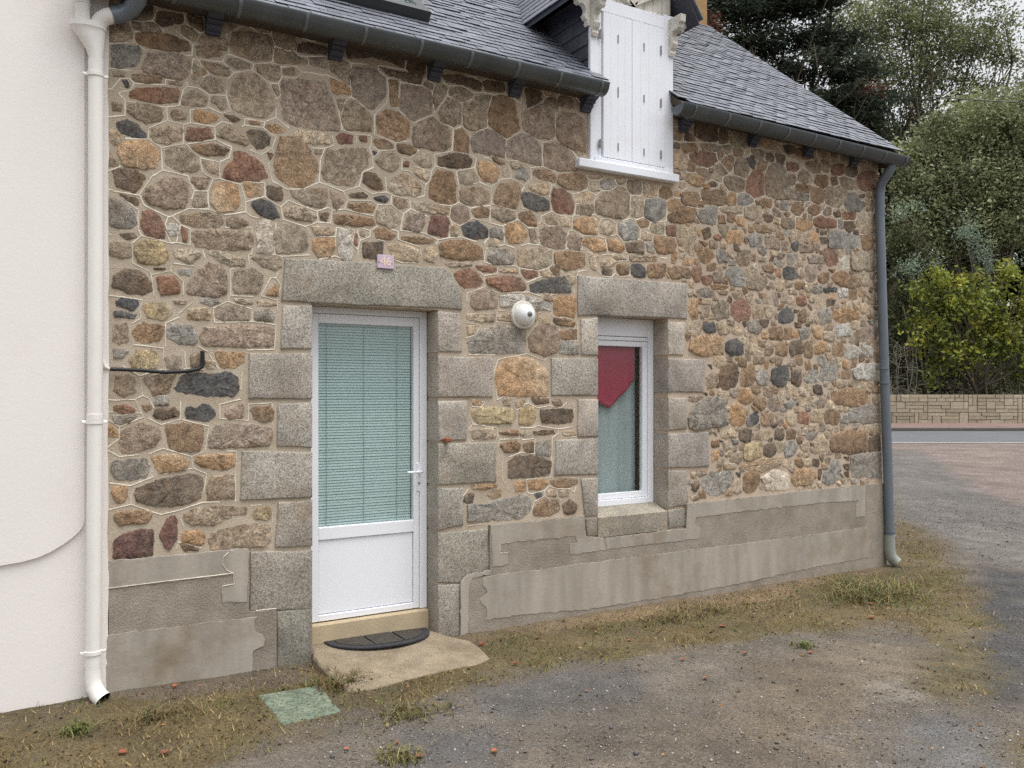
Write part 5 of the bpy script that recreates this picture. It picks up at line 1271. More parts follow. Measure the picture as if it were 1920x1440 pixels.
# door step slab
st = [G(px, py, .055) for px, py in ((588, 1222), (586, 1231), (600, 1245), (630, 1266), (652, 1283), (668, 1283), (740, 1268), (830, 1246), (900, 1230), (921, 1222), (905, 1207), (880, 1195), (850, 1190), (836, 1186))]
st = [(p[0], p[1]) for p in st] + [(DX1 - .02, YD - .03), (DX0 + .01, YD - .03)]
V, F = [], []
rr_ = random.Random(12); q = []
for i in range(len(st)):
    a, b_ = st[i], st[(i + 1) % len(st)]; m = max(1, int(math.hypot(b_[0] - a[0], b_[1] - a[1]) / .06))
    for k in range(m): q.append((a[0] + (b_[0] - a[0]) * k / m + rr_.gauss(0, .003), a[1] + (b_[1] - a[1]) * k / m + rr_.gauss(0, .003)))
q = orient(q); n = len(q)
for ring, z in ((q, -.12), (q, .04), (inset(q, .008), .052), (inset(q, .02), .056)): V += [(a, b_, z - max(0, (a - 2.3)) * .035 - max(0, -.22 - b_) * .075 + (rr_.gauss(0, .0015) if z > 0 and z < .055 else 0)) for a, b_ in ring]
for k in range(3): F += [(k * n + i, k * n + (i + 1) % n, (k + 1) * n + (i + 1) % n, (k + 1) * n + i) for i in range(n)]
F.append(tuple(3 * n + i for i in range(n)))
tag(put('door_step', V, F, M['concrete'], None), 'worn sandy concrete slab in front of the white door', 'door step')
# half-moon mat
def mz(x): return .0575 - max(0, x - 2.3) * .035
A_, B_ = G(610, 1207, .06), G(803, 1178, .06); mcx = (A_[0] + B_[0]) / 2; my = .118; mr = (B_[0] - A_[0]) / 2
mat_ = empty('doormat', (mcx, my - .1, .057)); tag(mat_, 'black half-moon rubber doormat on the door step', 'doormat')
half = [(mcx + math.cos(t) * mr, my - abs(math.sin(t)) ** .92 * .315) for t in np.linspace(0, math.pi, 33)]
def sheet(poly, z0, z1):
    n = len(poly); V = [(x, y_, mz(x) + z0) for x, y_ in poly] + [(x, y_, mz(x) + z1) for x, y_ in poly]
    return V, [tuple(range(n))[::-1], tuple(range(n, 2 * n))] + [(i, (i + 1) % n, (i + 1) % n + n, i + n) for i in range(n)]
V, F = sheet(orient(half), 0, .010); put('rubber_base', V, F, M['rubber'], mat_)
inn = [(mcx + (x - mcx) * .84, my - .012 + (y_ - my) * .76) for x, y_ in half]
for k in range(3):                                           # three worn pile panels
    t0, t1 = k / 3 + .012, (k + 1) / 3 - .012; lo_, hi_ = mcx - mr * .84 + 2 * mr * .84 * t0, mcx - mr * .84 + 2 * mr * .84 * t1
    pts = [(lo_, my - .014)] + [(x, -abs(math.sin(math.acos(max(-1, min(1, (x - mcx) / (mr * .85)))))) ** .92 * .245 + my - .014) for x in np.linspace(lo_, hi_, 10)] + [(hi_, my - .014)]
    V, F = sheet(orient(pts), .0105, .014); put('pile_panel', V, F, M['coir'], mat_)
# green inspection cover
cz = .006; cc = [G(px, py, cz) for px, py in ((484, 1303), (600, 1284), (641, 1333), (529, 1357))]
M['green'] = None
m, nt, bs = new_mat('mossy_green_cover'); p = pos(nt)
k = ramp(nt, noise(nt, 7, 5, .6, p), [(.3, lin((88, 102, 88))), (.7, lin((130, 142, 122)))])
k = mix(nt, ramp(nt, noise(nt, 60, 5, .8, p), [(.42, .95), (.5, 0.0)]), k, lin((66, 66, 52)))
k = mix(nt, ramp(nt, noise(nt, 4, 4, .6, p), [(.55, 0.0), (.7, .5)]), k, lin((100, 104, 84)))
nt.links.new(k, bs.inputs['Base Color']); bs.inputs['Roughness'].default_value = .9; bump(nt, bs, noise(nt, 90, 4, .7, p), .6, .006); M['green'] = m
q = []; rr_ = random.Random(3)
for i in range(4):
    a, b_ = cc[i], cc[(i + 1) % 4]
    for k in range(10):
        j = .012 if 7 < i * 10 + k < 30 and (i * 10 + k) % 4 else .003
        q.append((a[0] + (b_[0] - a[0]) * k / 10 + rr_.gauss(0, j * .5), a[1] + (b_[1] - a[1]) * k / 10 + rr_.gauss(0, j * .5)))
q = orient(q); n = len(q); V = []
for ring, z in ((q, -.05), (q, cz - .006), (inset(q, .008), cz)): V += [(x, y_, z) for x, y_ in ring]
F = [(k * n + i, k * n + (i + 1) % n, (k + 1) * n + (i + 1) % n, (k + 1) * n + i) for k in range(2) for i in range(n)] + [tuple(2 * n + i for i in range(n))]
cov = put('inspection_cover', V, F, M['green'], None); tag(cov, 'green flaking square inspection cover in the ground left of the door step', 'cover')
tr = MB(); c0_, c1_, c2_, c3_ = [Vector(c) for c in cc]
for i in range(14):
    for j in range(14):
        if rr_.random() < .45: continue
        s, t = (i + .5) / 14 * .84 + .08, (j + .5) / 14 * .84 + .08; pnt = c0_.lerp(c1_, s).lerp(c3_.lerp(c2_, s), t); e1 = (c1_ - c0_).normalized(); e2 = (c3_ - c0_).normalized()
        if (i + j) % 2: e1, e2 = e2, e1
        up = Vector((0, 0, .003)); a = e1 * .011; b_ = e2 * .0035
        tr.add([pnt - a - b_, pnt + a - b_, pnt + a + b_, pnt - a + b_, pnt + up], [(0, 1, 4), (1, 2, 4), (2, 3, 4), (3, 0, 4)])
tr.build('tread_pattern', M['green'], cov)['kind'] = 'stuff'
# ------------------------------------------------------------------ ground
def gh_(f):
    t = np.clip((f - 9.0) / 12.5, 0, 1)
    return 0.43 * t
def ground_z(x, y):
    f, r = toFR(x, y)
    return gh_(f) + (fbm(x * 1.3, y * 1.3, 3) - .5) * .035 * (np.asarray(f) < 14)
PATCH = [  # outline on the ground (as surveyed from the viewpoint), colour, edge looseness
 ([(1660, 826), (2300, 826), (2300, 1120), (1920, 1060), (1760, 1010), (1690, 985)], (122, 119, 118), .10),
 ([(1664, 830), (1920, 836), (2100, 850), (2100, 1010), (1920, 965), (1830, 935), (1745, 885), (1700, 872), (1664, 872)], (146, 132, 127), .25),
 ([(1780, 985), (1960, 1020), (1960, 1075), (1850, 1060), (1790, 1030)], (128, 124, 120), .2),
 ([(-400, 1330), (160, 1318), (480, 1262), (900, 1198), (1300, 1130), (1662, 1058), (1690, 980), (1780, 1040), (1830, 1110), (1890, 1200), (1800, 1180), (1700, 1175), (1640, 1165), (1560, 1190), (1450, 1195), (1250, 1222), (900, 1278), (640, 1350), (520, 1395), (300, 1470), (-400, 1700)], (112, 99, 70), .2),
 ([(560, 1240), (900, 1205), (1300, 1140), (1655, 1072), (1655, 1052), (1300, 1105), (900, 1185), (560, 1230)], (140, 122, 98), .05),
 ([(1060, 1160), (1300, 1130), (1500, 1100), (1500, 1118), (1300, 1150), (1060, 1180)], (146, 126, 100), .05),
 ([(1350, 1300), (1480, 1235), (1700, 1225), (1740, 1290), (1620, 1400), (1500, 1460), (1100, 1500), (1250, 1390)], (124, 113, 99), .3),
 ([(1560, 1215), (1700, 1205), (1760, 1250), (1680, 1300), (1590, 1260)], (142, 131, 117), .25),
 ([(1640, 1290), (1740, 1270), (1720, 1330), (1660, 1330)], (152, 146, 138), .2),
 ([(1660, 1340), (1800, 1320), (1900, 1420), (1850, 1500), (1660, 1500)], (120, 119, 120), .3),
 ([(1840, 1060), (1930, 1080), (1990, 1300), (1880, 1330), (1810, 1260), (1850, 1180)], (84, 85, 89), .15),
 ([(1700, 1165), (1780, 1160), (1860, 1230), (1880, 1300), (1800, 1320), (1720, 1290), (1760, 1220)], (118, 108, 80), .2),
 ([(1890, 1390), (1990, 1370), (1990, 1500), (1890, 1500)], (116, 106, 76), .15),
 ([(840, 1290), (1150, 1250), (1250, 1280), (1100, 1330), (860, 1360)], (106, 104, 104), .22),
 ([(960, 1420), (1300, 1380), (1500, 1400), (1400, 1500), (900, 1500)], (126, 117, 107), .3),
 ([(760, 1380), (960, 1370), (960, 1450), (740, 1460)], (112, 110, 112), .2),
 ([(240, 1300), (480, 1262), (590, 1250), (590, 1275), (480, 1290), (250, 1318)], (120, 108, 98), .06)]
fs = np.concatenate([np.arange(-40, 2.5, 4.0), np.arange(2.5, 11.5, .045), np.arange(11.5, 22, .12), np.arange(22, 34, 1.0), np.array([40, 60, 100, 200, 400, 900])])
rs_ = np.concatenate([np.array([-900, -300, -100, -40, -20, -12, -8]), np.arange(-5.0, 8.0, .045), np.arange(8.0, 16, .25), np.array([18, 22, 30, 60, 150, 400, 900])])
FF, RR = np.meshgrid(fs, rs_, indexing='ij')
GX = FF * SN + RR * CS; GY = FF * CS - RR * SN - DIST
GZ = gh_(FF) + (fbm(GX * 1.3, GY * 1.3, 3) - .5) * .035 * (FF < 14) + (fbm(GX * 9, GY * 9, 3) - .5) * .012 * (FF < 12)
cols = np.empty(GX.shape + (3,)); cols[:] = lin((118, 111, 103))
cols *= (0.86 + .28 * fbm(GX * 2.2, GY * 2.2, 4))[..., None]
def pip(X, Y, P):
    c = np.zeros(X.shape, bool)
    for i in range(len(P)):
        (x1, y1), (x2, y2) = P[i], P[i - 1]
        if y1 == y2: continue
        c ^= ((y1 > Y) != (y2 > Y)) & (X < (x2 - x1) * (Y - y1) / (y2 - y1) + x1)
    return c
def soft_mask(X, Y, P, loose):
    m = np.zeros(X.shape)
    for k in range(6):
        a = (fbm(X * 3.1 + 31 * k, Y * 3.1, 3) - .5) * loose * 5 * (.5 + .1 * k); b = (fbm(X * 3.1, Y * 3.1 + 57 * k + 9, 3) - .5) * loose * 5 * (.5 + .1 * k)
        m += pip(X + a, Y + b, P)
    return m / 6
near = (FF < 30) & (np.abs(RR) < 40)
PW = []
for px_poly, col, loose in PATCH:
    P = [G(a, b)[:2] for a, b in px_poly] if max(b for a, b in px_poly) > 0 else []
    PW.append(P)
    m = soft_mask(GX, GY, P, loose) * (.75 + .5 * (fbm(GX * 5, GY * 5, 3) - .35)) * near
    m = np.clip(m, 0, 1)[..., None]
    c = np.array(lin(col)) * (0.78 + .44 * fbm(GX * 7, GY * 7, 4))[..., None]
    cols = cols * (1 - m) + c * m
cols *= (.76 + .48 * fbm(GX * 11, GY * 11, 3))[..., None] * (.8 + .4 * fbm(GX * 1.1 + 7, GY * 1.1, 3))[..., None]
cols = cols * np.array([1.01, 1.0, .965]) * .66                                    # slight warm tint, then the whole ground evenly darkened
V = np.stack([GX, GY, GZ], -1).reshape(-1, 3); nf, nr = FF.shape
idx = np.arange(nf * nr).reshape(nf, nr)
Q = np.stack([idx[:-1, :-1], idx[:-1, 1:], idx[1:, 1:], idx[1:, :-1]], -1).reshape(-1, 4)[:, ::-1]
m, nt, bs = new_mat('gravelly_ground'); p = pos(nt)
c = attr(nt)
g1 = noise(nt, 150, 3, .7, p); g2 = noise(nt, 55, 4, .7, p)
c = mix(nt, 1.0, c, ramp(nt, g1, [(.34, .6), (.5, 1.0), (.66, 1.4)]), 'MULTIPLY')
c = mix(nt, 1.0, c, ramp(nt, g2, [(.36, .68), (.64, 1.28)]), 'MULTIPLY')
c = mix(nt, 1.0, c, ramp(nt, noise(nt, 2.5, 5, .65, p), [(.3, .85), (.7, 1.12)]), 'MULTIPLY')
c = mix(nt, ramp(nt, noise(nt, 190, 2, .5, p), [(.66, 0.0), (.74, .6)]), c, lin((158, 152, 142)))
nt.links.new(c, bs.inputs['Base Color']); bs.inputs['Roughness'].default_value = .95; bs.inputs['Specular IOR Level'].default_value = .2
bump(nt, bs, mix(nt, .5, g1, g2), 1.0, .012)
tag(put_np('ground', V, Q, m, None, cols.reshape(-1, 3), smooth=True), kind='structure')

# road, pavement and kerb run across behind the yard
RZ = .43
def strip(name, f0, f1, z0, z1, mat, r0=-90, r1=120, thick=0.0):
    V = [FR(f0, r0, z0), FR(f0, r1, z0), FR(f1, r1, z1), FR(f1, r0, z1)]; F = [(0, 1, 2, 3)]
    if thick:
        V += [(x, y, z - thick) for x, y, z in V]; F += [(0, 4, 5, 1), (1, 5, 6, 2), (2, 6, 7, 3), (3, 7, 4, 0)]
    o = put(name, V, F, mat); tag(o, kind='structure'); return o
strip('road', 22.0, 28.0, RZ + .014, RZ + .014, simple('road_asphalt', lin((98, 100, 104)), .85, .1, 1.2, .4, 60, .3, dirt=lin((84, 83, 82)), dirt_amt=.5))
strip('road_edge_line', 21.75, 22.0, RZ + .010, RZ + .018, simple('pale_edging', lin((142, 137, 132)), .9, .1, 3))
strip('kerb', 28.0, 28.25, RZ + .11, RZ + .12, simple('kerb_stone', lin((92, 89, 86)), .9, .15, 2, .3, 30), thick=.2)
strip('pavement', 28.25, 30.6, RZ + .122, RZ + .19, simple('red_tarmac', lin((122, 102, 97)), .95, .12, 2.5, .4, 60, .2, dirt=lin((98, 82, 70)), dirt_amt=.6), thick=.2)
# bank behind the wall
bf = np.array([30.75, 31.5, 34, 38, 45, 60, 90.0]); bz = np.array([.9, 1.0, 1.1, 1.4, 2.2, 3.5, 4.0]); br = np.linspace(-60, 90, 60)
BF, BR = np.meshgrid(bf, br, indexing='ij'); BX = BF * SN + BR * CS; BY = BF * CS - BR * SN - DIST; BZ = np.repeat(bz[:, None], 60, 1) + (fbm(BX * .4, BY * .4) - .5) * .5
ix = np.arange(BF.size).reshape(BF.shape); Q = np.stack([ix[:-1, :-1], ix[:-1, 1:], ix[1:, 1:], ix[1:, :-1]], -1).reshape(-1, 4)[:, ::-1]
tag(put_np('bank', np.stack([BX, BY, BZ], -1).reshape(-1, 3), Q, simple('woodland_soil', lin((62, 56, 44)), .95, .3, 3, .5, 20), None, None, True), kind='structure')

# low stone wall across the road
lw = empty('low_stone_wall', FR(30.5, 16, RZ + .18)); tag(lw, 'low tan stone block wall across the road below the bushes', 'wall')
M['tan'] = mat_attr('tan_block', .9, .18, 9, .5, 40, .2)
wr0, wr1 = 11.0, 25.0; wz0 = RZ + .17; wz1 = 1.6275
cols_ = int((wr1 - wr0) / .16); rows_ = 8; rh = (wz1 - wz0) / rows_; occ = np.zeros((rows_, cols_), bool); rw = random.Random(17); nb = 0; rest = MB()
cw = (wr1 - wr0) / cols_
bk = MB()
def frbox(mb, f0, f1, r0, r1, z0, z1, col=None, e=.0):
    v = [FR(f0, r0 + e, z0 + e), FR(f0, r1 - e, z0 + e), FR(f0, r1 - e, z1 - e), FR(f0, r0 + e, z1 - e), FR(f0 + .012, r0, z0), FR(f0 + .012, r1, z0), FR(f0 + .012, r1, z1), FR(f0 + .012, r0, z1), FR(f1, r0, z0), FR(f1, r1, z0), FR(f1, r1, z1), FR(f1, r0, z1)]
    mb.add(v, [(0, 1, 2, 3), (0, 4, 5, 1), (1, 5, 6, 2), (2, 6, 7, 3), (3, 7, 4, 0), (4, 8, 9, 5), (5, 9, 10, 6), (6, 10, 11, 7), (7, 11, 8, 4), (11, 10, 9, 8)], col)
frbox(bk, 30.53, 30.75, wr0, wr1, wz0 - .2, wz1 - .004); bk.build('wall_core', simple('dark_joint', lin((136, 122, 100)), .95, .1, 5), lw)
for r in range(rows_):
    for c in range(cols_):
        if occ[r, c]: continue
        h = rw.choice((1, 1, 1, 1, 1, 2, 2, 3)); w = rw.choice((2, 2, 3, 3, 4, 5)) if h == 1 else rw.choice((1, 2, 2, 3)) if h == 2 else rw.choice((1, 1, 2))
        h = min(h, rows_ - r)
        while w > 1 and (c + w > cols_ or occ[r, c:c + w].any()): w -= 1
        while h > 1 and occ[r:r + h, c:c + w].any(): h -= 1
        occ[r:r + h, c:c + w] = True
        k = rw.uniform(.88, 1.12); tone = rw.choice(((168, 158, 138), (164, 153, 132), (158, 148, 130), (174, 165, 146)))
        ff_ = 30.5 + rw.uniform(-.012, .006)
        mb = MB(); frbox(mb, ff_, 30.6, wr0 + c * cw + .005 + rw.uniform(0, .01), wr0 + (c + w) * cw - .005 - rw.uniform(0, .01), wz0 + r * rh + .005 + rw.uniform(0, .006), wz0 + (r + h) * rh - .005 - rw.uniform(0, .006), tuple(v * k for v in lin(tone)), .006)
        if nb < 300: mb.build('block', M['tan'], lw, colored=True)
        else: rest.add(mb.v, mb.f, mb.c[0])
        nb += 1
if rest.v: rest.build('blocks', M['tan'], lw, colored=True)['kind'] = 'stuff'

# ------------------------------------------------------------------ trees and shrubs
def leaves(name, C, sz, pal, seed, mat, parent, asp=.5, flat=0.0, droop=0.0, grp=0):
    """rhombic leaves centred on C (n,3)"""
    g = np.random.default_rng(seed); n = len(C)
    d = g.normal(size=(n, 3)); d[:, 2] *= (1 - flat); d[:, 2] -= droop; d /= np.linalg.norm(d, axis=1)[:, None] + 1e-9
    e = np.cross(d, g.normal(size=(n, 3))); e /= np.linalg.norm(e, axis=1)[:, None] + 1e-9
    L = sz * g.uniform(.6, 1.4, n)[:, None]; Wd = L * asp * g.uniform(.7, 1.3, n)[:, None]
    V = np.stack([C - d * L * .5, C + e * Wd * .5, C + d * L * .5, C - e * Wd * .5], 1).reshape(-1, 3)
    Q = np.arange(4 * n).reshape(n, 4)
    pal = np.array([lin(c) for c in pal]); col = pal[g.integers(0, len(pal), n)] * g.uniform(.7, 1.3, n)[:, None]
    if grp:                                   # sprays differ in age and colour
        m = n // grp + 1; hue = pal[g.integers(0, len(pal), m)]; tone = g.uniform(.6, 1.4, m)
        col = (col * .5 + np.repeat(hue, grp, 0)[:n] * .5) * np.repeat(tone, grp)[:n, None]
    return put_np(name, V, Q, mat, parent, np.repeat(col, 4, 0))
def clumps(blobs, F0, n_cl, n_lf, seed, sig=.28, shell=.55, zsq=1.0, depth=.8):
    """leaf centres: clumps spread through ellipsoids given by bearing, elevation and size"""
    g = np.random.default_rng(seed); out = []
    for (px, py, rx, ry) in blobs:
        c = np.array(FR(F0, U(px) * F0, EYE - (py - 732) / FPX * F0)); a = rx / FPX * F0; b = ry / FPX * F0
        k = max(3, int(n_cl * a * b)); d = g.normal(size=(k, 3)); d /= np.linalg.norm(d, axis=1)[:, None]
        r = g.uniform(shell, 1, k) ** .7
        d = d * r[:, None]; off = d[:, :1] * a * np.array([[CS, -SN, 0]]) + d[:, 1:2] * (a * depth) * np.array([[SN, CS, 0]]) + d[:, 2:] * b * np.array([[0, 0, 1]])
        cc_ = c + off
        m = np.repeat(cc_, n_lf, 0); s = g.uniform(.5, 1.4, (k, 1)).repeat(n_lf, 0) * sig
        out.append(m + g.normal(size=m.shape) * s * np.array([[1, 1, zsq]]))
    return np.concatenate(out)
def limb(mb, a, b, r0, r1, rnd_, bend=.12, seg=7, n=6):
    a, b = Vector(a), Vector(b); L_ = (b - a).length; pts = []; rad = []
    o1 = Vector((rnd_.gauss(0, 1), rnd_.gauss(0, 1), rnd_.gauss(0, .5))) * L_ * bend
    for i in range(n + 1):
        t = i / n; pts.append(a.lerp(b, t) + o1 * math.sin(math.pi * t) * .6 + Vector((rnd_.gauss(0, 1), rnd_.gauss(0, 1), rnd_.gauss(0, 1))) * L_ * .01); rad.append(r0 + (r1 - r0) * t)
    mb.tube(pts, rad, seg); return pts
def skel(blobs, F0, base, forkz, r, rnd_, twigs=3):
    """trunk to a fork, limbs to every blob, twigs inside"""
    mb = MB(); base = Vector(base); fork = Vector((base.x + rnd_.gauss(0, .2), base.y + rnd_.gauss(0, .2), forkz))
    limb(mb, base, fork, r, r * .75, rnd_, .05, 10)
    for px, py, rx, ry in blobs:
        c = Vector(FR(F0, U(px) * F0, EYE - (py - 732) / FPX * F0)); pts = limb(mb, fork - Vector((0, 0, rnd_.uniform(0, .4))), c, r * .5, r * .08, rnd_, .10)
        for k in range(twigs):
            a = pts[rnd_.randint(2, 5)]; e = c + Vector((rnd_.gauss(0, 1), rnd_.gauss(0, 1), rnd_.gauss(0, .8))) * rx / FPX * F0 * .6
            limb(mb, a, e, r * .13, r * .03, rnd_, .1, 5, 4)
    return mb
def tree(name, label, cat, blobs, F0, base_px, forkz, r, n_cl, n_lf, sz, pal, seed, group=None, sig=.28, shell=.4, asp=.5, flat=0, zsq=1.0, droop=0, bark='bark', twigs=3, depth=.8, baseF=None):
    bF = baseF or F0; zb_ = float(np.interp(bF, bf, bz)); base = FR(bF, U(base_px) * bF, zb_ - .3)
    t = empty(name, (base[0], base[1], zb_)); tag(t, label, cat, group); rn = random.Random(seed)
    skel(blobs, F0, base, forkz, r, rn, twigs).build('trunk', M[bark], t, smooth=True)
    C = clumps(blobs, F0, n_cl, n_lf, seed, sig, shell, zsq, depth)
    leaves('crown', C, sz, pal, seed + 1, M['leaf'], t, asp, flat, droop, n_lf)
    return t
TG = 'trees and bushes beyond the low wall'
tree('cypress_tree', 'dark green layered cypress rising behind the slate roof verge', 'tree',
     [(1390, 30, 90, 32), (1490, 20, 90, 30), (1350, 80, 70, 32), (1450, 85, 90, 24), (1560, 75, 90, 28), (1520, 130, 100, 22), (1420, 150, 70, 30), (1600, 130, 70, 20), (1560, 185, 95, 20), (1500, 215, 60, 30), (1630, 190, 70, 18), (1600, 230, 60, 25), (1420, -40, 140, 40), (1560, -30, 120, 40), (1300, 30, 60, 60), (1330, 150, 60, 60), (1560, 260, 70, 30), (1640, 270, 40, 30)],
     42, 1470, 9.0, .42, 26, 60, .30, ((62, 76, 60), (54, 68, 55), (72, 82, 60), (46, 56, 48), (78, 80, 64)), 101, TG, .34, .1, .28, .5, .45, .1, twigs=4)
ct = tree('dead_cypress_bough', 'rust brown dead bough beside the dark cypress', 'tree',
     [(1335, 55, 26, 34), (1640, 163, 36, 8)], 40, 1500, 8.5, .1, 26, 50, .22, ((116, 78, 62), (98, 66, 54), (84, 64, 52)), 111, TG, .25, .1, .3, .5, .5, twigs=1)
tree('tall_tree', 'tall thin-leaved tree with forked trunk and sky showing through its crown', 'tree',
     [(1600, 60, 70, 60), (1690, 40, 80, 60), (1770, 60, 80, 60), (1650, 130, 70, 45), (1740, 130, 80, 45), (1830, 90, 60, 40), (1810, 160, 50, 22), (1700, 190, 60, 25), (1610, 170, 45, 40), (1880, 40, 40, 30), (1900, 110, 40, 20), (1740, -40, 200, 50), (1660, 240, 35, 20), (1890, 165, 40, 14)],
     47, 1685, 9.4, .34, 18, 52, .19, ((138, 146, 108), (122, 131, 97), (152, 158, 118), (106, 115, 84), (158, 160, 122)), 121, TG, .42, .15, .5, .1, twigs=6)
tree('olive_green_tree', 'broad olive green tree filling the right edge above the yellow bush', 'tree',
     [(1770, 260, 60, 50), (1850, 230, 80, 60), (1920, 260, 80, 90), (1740, 330, 70, 55), (1830, 330, 90, 70), (1920, 390, 90, 80), (1730, 400, 60, 50), (1810, 420, 80, 60), (1700, 290, 30, 30), (1960, 200, 60, 60), (1720, 460, 50, 40)],
     38, 1850, 4.4, .3, 34, 70, .16, ((142, 150, 110), (126, 136, 98), (156, 162, 122), (108, 118, 84), (168, 170, 132)), 131, TG, .30, .35, .5, .1, twigs=3)
tree('yellow_green_bush', 'bright yellow green bush leaning over the low wall', 'bush',
     [(1745, 540, 36, 36), (1800, 520, 36, 28), (1760, 650, 40, 36), (1850, 650, 46, 34), (1910, 665, 40, 34), (1720, 620, 26, 36), (1860, 530, 44, 38), (1915, 540, 40, 40), (1770, 600, 46, 40), (1830, 600, 48, 44), (1895, 610, 50, 46), (1790, 655, 40, 30), (1752, 710, 22, 16), (1822, 690, 18, 12), (1870, 665, 22, 14), (1940, 680, 28, 18), (1780, 560, 40, 40), (1960, 580, 50, 60)],
     33.4, 1830, 2.0, .10, 20, 44, .19, ((154, 156, 66), (130, 140, 62), (168, 164, 72), (104, 118, 56), (82, 96, 50), (118, 128, 58)), 141, TG, .22, .45, .45, .2, droop=.3, twigs=3)
tree('grey_green_shrub', 'pale grey green shrub with upright shoots behind the yellow bush', 'bush',
     [(1698, 510, 22, 26), (1810, 430, 16, 40), (1835, 450, 20, 34), (1850, 490, 30, 24), (1740, 490, 24, 14), (1895, 500, 22, 16), (1690, 400, 26, 14), (1720, 385, 12, 8)],
     34.6, 1800, 2.6, .07, 34, 34, .12, ((142, 158, 140), (124, 142, 122), (158, 172, 154), (106, 124, 104)), 151, TG, .2, .1, .35, 0, twigs=2)
tree('dark_holly_bush', 'dark green bushes in the shade between low wall and trees', 'bush',
     [(1690, 570, 40, 60), (1680, 660, 36, 40), (1700, 720, 40, 16), (1760, 730, 40, 10), (1850, 725, 60, 12), (1920, 720, 40, 20), (1700, 470, 40, 40), (1900, 690, 40, 30), (1790, 690, 50, 40)],
     37, 1740, 2.0, .1, 34, 60, .15, ((78, 88, 58), (66, 76, 52), (92, 98, 64), (90, 84, 58)), 161, TG, .3, .1, .5, 0, twigs=3)
# wood behind, reads as one mass
g = np.random.default_rng(5)
blobs = [(x, y, 90, 75) for x in range(1250, 2250, 105) for y in (330, 430, 530, 630, 715)] + [(x, 250, 90, 40) for x in (1300, 1400, 1500, 1600, 1760, 1860, 1960, 2060)]
C = clumps(blobs, 50, 5.5, 60, 171, .5, .0, 1.0, 1.4)
tag(leaves('background_wood', C, .42, ((46, 52, 36), (40, 46, 32), (58, 60, 42), (34, 38, 28)), 172, M['leaf'], None, .6), 'dark wood behind the bushes', 'wood', kind='stuff')
# bare grey shrub beside the pipe
ds2 = empty('dead_shrub', FR(33, U(1688) * 33, 1.05)); tag(ds2, 'bare grey dead twigs beside the foot of the bushes by the grey pipe', 'shrub', TG)
rn = random.Random(8); mb = MB()
for k in range(6):
    bx = 1676 + k * 7; b0 = FR(33.2 + rn.uniform(-.3, .3), U(bx) * 33, 1.0); tip = FR(33.2 + rn.uniform(-.6, .3), U(bx + rn.uniform(-12, 18)) * 33, EYE - (rn.uniform(590, 660) - 732) / FPX * 33)
    pts = limb(mb, b0, tip, .017, .008, rn, .06, 5)
    for j in range(9):
        a = pts[rn.randint(2, 6)]; e = a + Vector((rn.gauss(0, .45), rn.gauss(0, .3), rn.uniform(-.5, .45)))
        q = limb(mb, a, e, .009, .004, rn, .1, 4, 3)
        for i in range(2): limb(mb, q[rn.randint(1, 3)], q[-1] + Vector((rn.gauss(0, .25), rn.gauss(0, .2), rn.gauss(0, .2))), .005, .0025, rn, .1, 3, 2)
mb.build('twigs', M['deadwood'], ds2)
for i, px in enumerate((1716, 1742, 1765, 1789, 1812, 1838, 1852, 1880, 1893, 1912)):   # slender stems under the bushes
    f0 = 33.0 + rn.uniform(0, 1.6); mb = MB(); limb(mb, FR(f0, U(px) * f0, 1.0), FR(f0 + .3, U(px + rn.uniform(-14, 14)) * f0, EYE - (rn.uniform(560, 620) - 732) / FPX * f0), .04, .022, rn, .03, 6)
    tag(mb.build('sapling_stem', M['bark'], None, smooth=True), ('first', 'second', 'third', 'fourth', 'fifth', 'sixth', 'seventh', 'eighth', 'ninth', 'tenth')[i] + ' slender sapling stem under the yellow green bush, counted from the grey pipe', 'sapling', 'sapling stems under the bush')
# overhead wire
wa, wb_ = FR(27, U(1740) * 27, EYE + (732 - 181) / FPX * 27), FR(27, U(2300) * 27, EYE + (732 - 190) / FPX * 27)
mb = MB(); mb.tube([Vector(wa).lerp(Vector(wb_), t / 12) - Vector((0, 0, .35 * math.sin(math.pi * t / 12) * .5)) for t in range(13)], .016, 6)
tag(mb.build('overhead_wire', M['black'], None), 'thin black wire crossing in front of the trees at the right', 'wire')

# ------------------------------------------------------------------ moss, grass, gravel and litter on the ground
def in_house(x, y): return (y > -.045) & (x < 7.80)
def scatter(n, seed, fr, rr, mask):
    g = np.random.default_rng(seed); f = np.sqrt(g.uniform(fr[0] ** 2, fr[1] ** 2, n)); u = g.uniform(rr[0], rr[1], n); r = u * f
    x = f * SN + r * CS; y = f * CS - r * SN - DIST
    k = ~in_house(x, y) & ~pip(x, y, st) & ~pip(x, y, [(c[0], c[1]) for c in cc]) & mask(x, y, g)
    return x[k], y[k], g
MOSS = [PW[3], PW[11], PW[12]]
def moss_d(x, y):
    m = np.zeros(x.shape)
    for P in MOSS: m = np.maximum(m, soft_mask(x, y, P, .16))
    return m
def grass_mask(x, y, g): return g.uniform(size=x.shape) < moss_d(x, y) * np.clip((fbm(x * 2.6, y * 2.6, 3) - .30) * 3.2, .06, 1)
x, y, g = scatter(230000, 41, (3.4, 13), (-.66, .66), grass_mask)
n = len(x); z = ground_z(x, y); a = g.uniform(0, 2 * np.pi, n); h = g.gamma(2.0, .006, n) + .005; w = g.uniform(.0026, .006, n); ln_ = g.normal(0, .8, (n, 2)) * h[:, None]
V = np.stack([np.stack([x - np.cos(a) * w, y - np.sin(a) * w, z - .004], -1), np.stack([x + np.cos(a) * w, y + np.sin(a) * w, z - .004], -1), np.stack([x + ln_[:, 0], y + ln_[:, 1], z + h], -1)], 1).reshape(-1, 3)
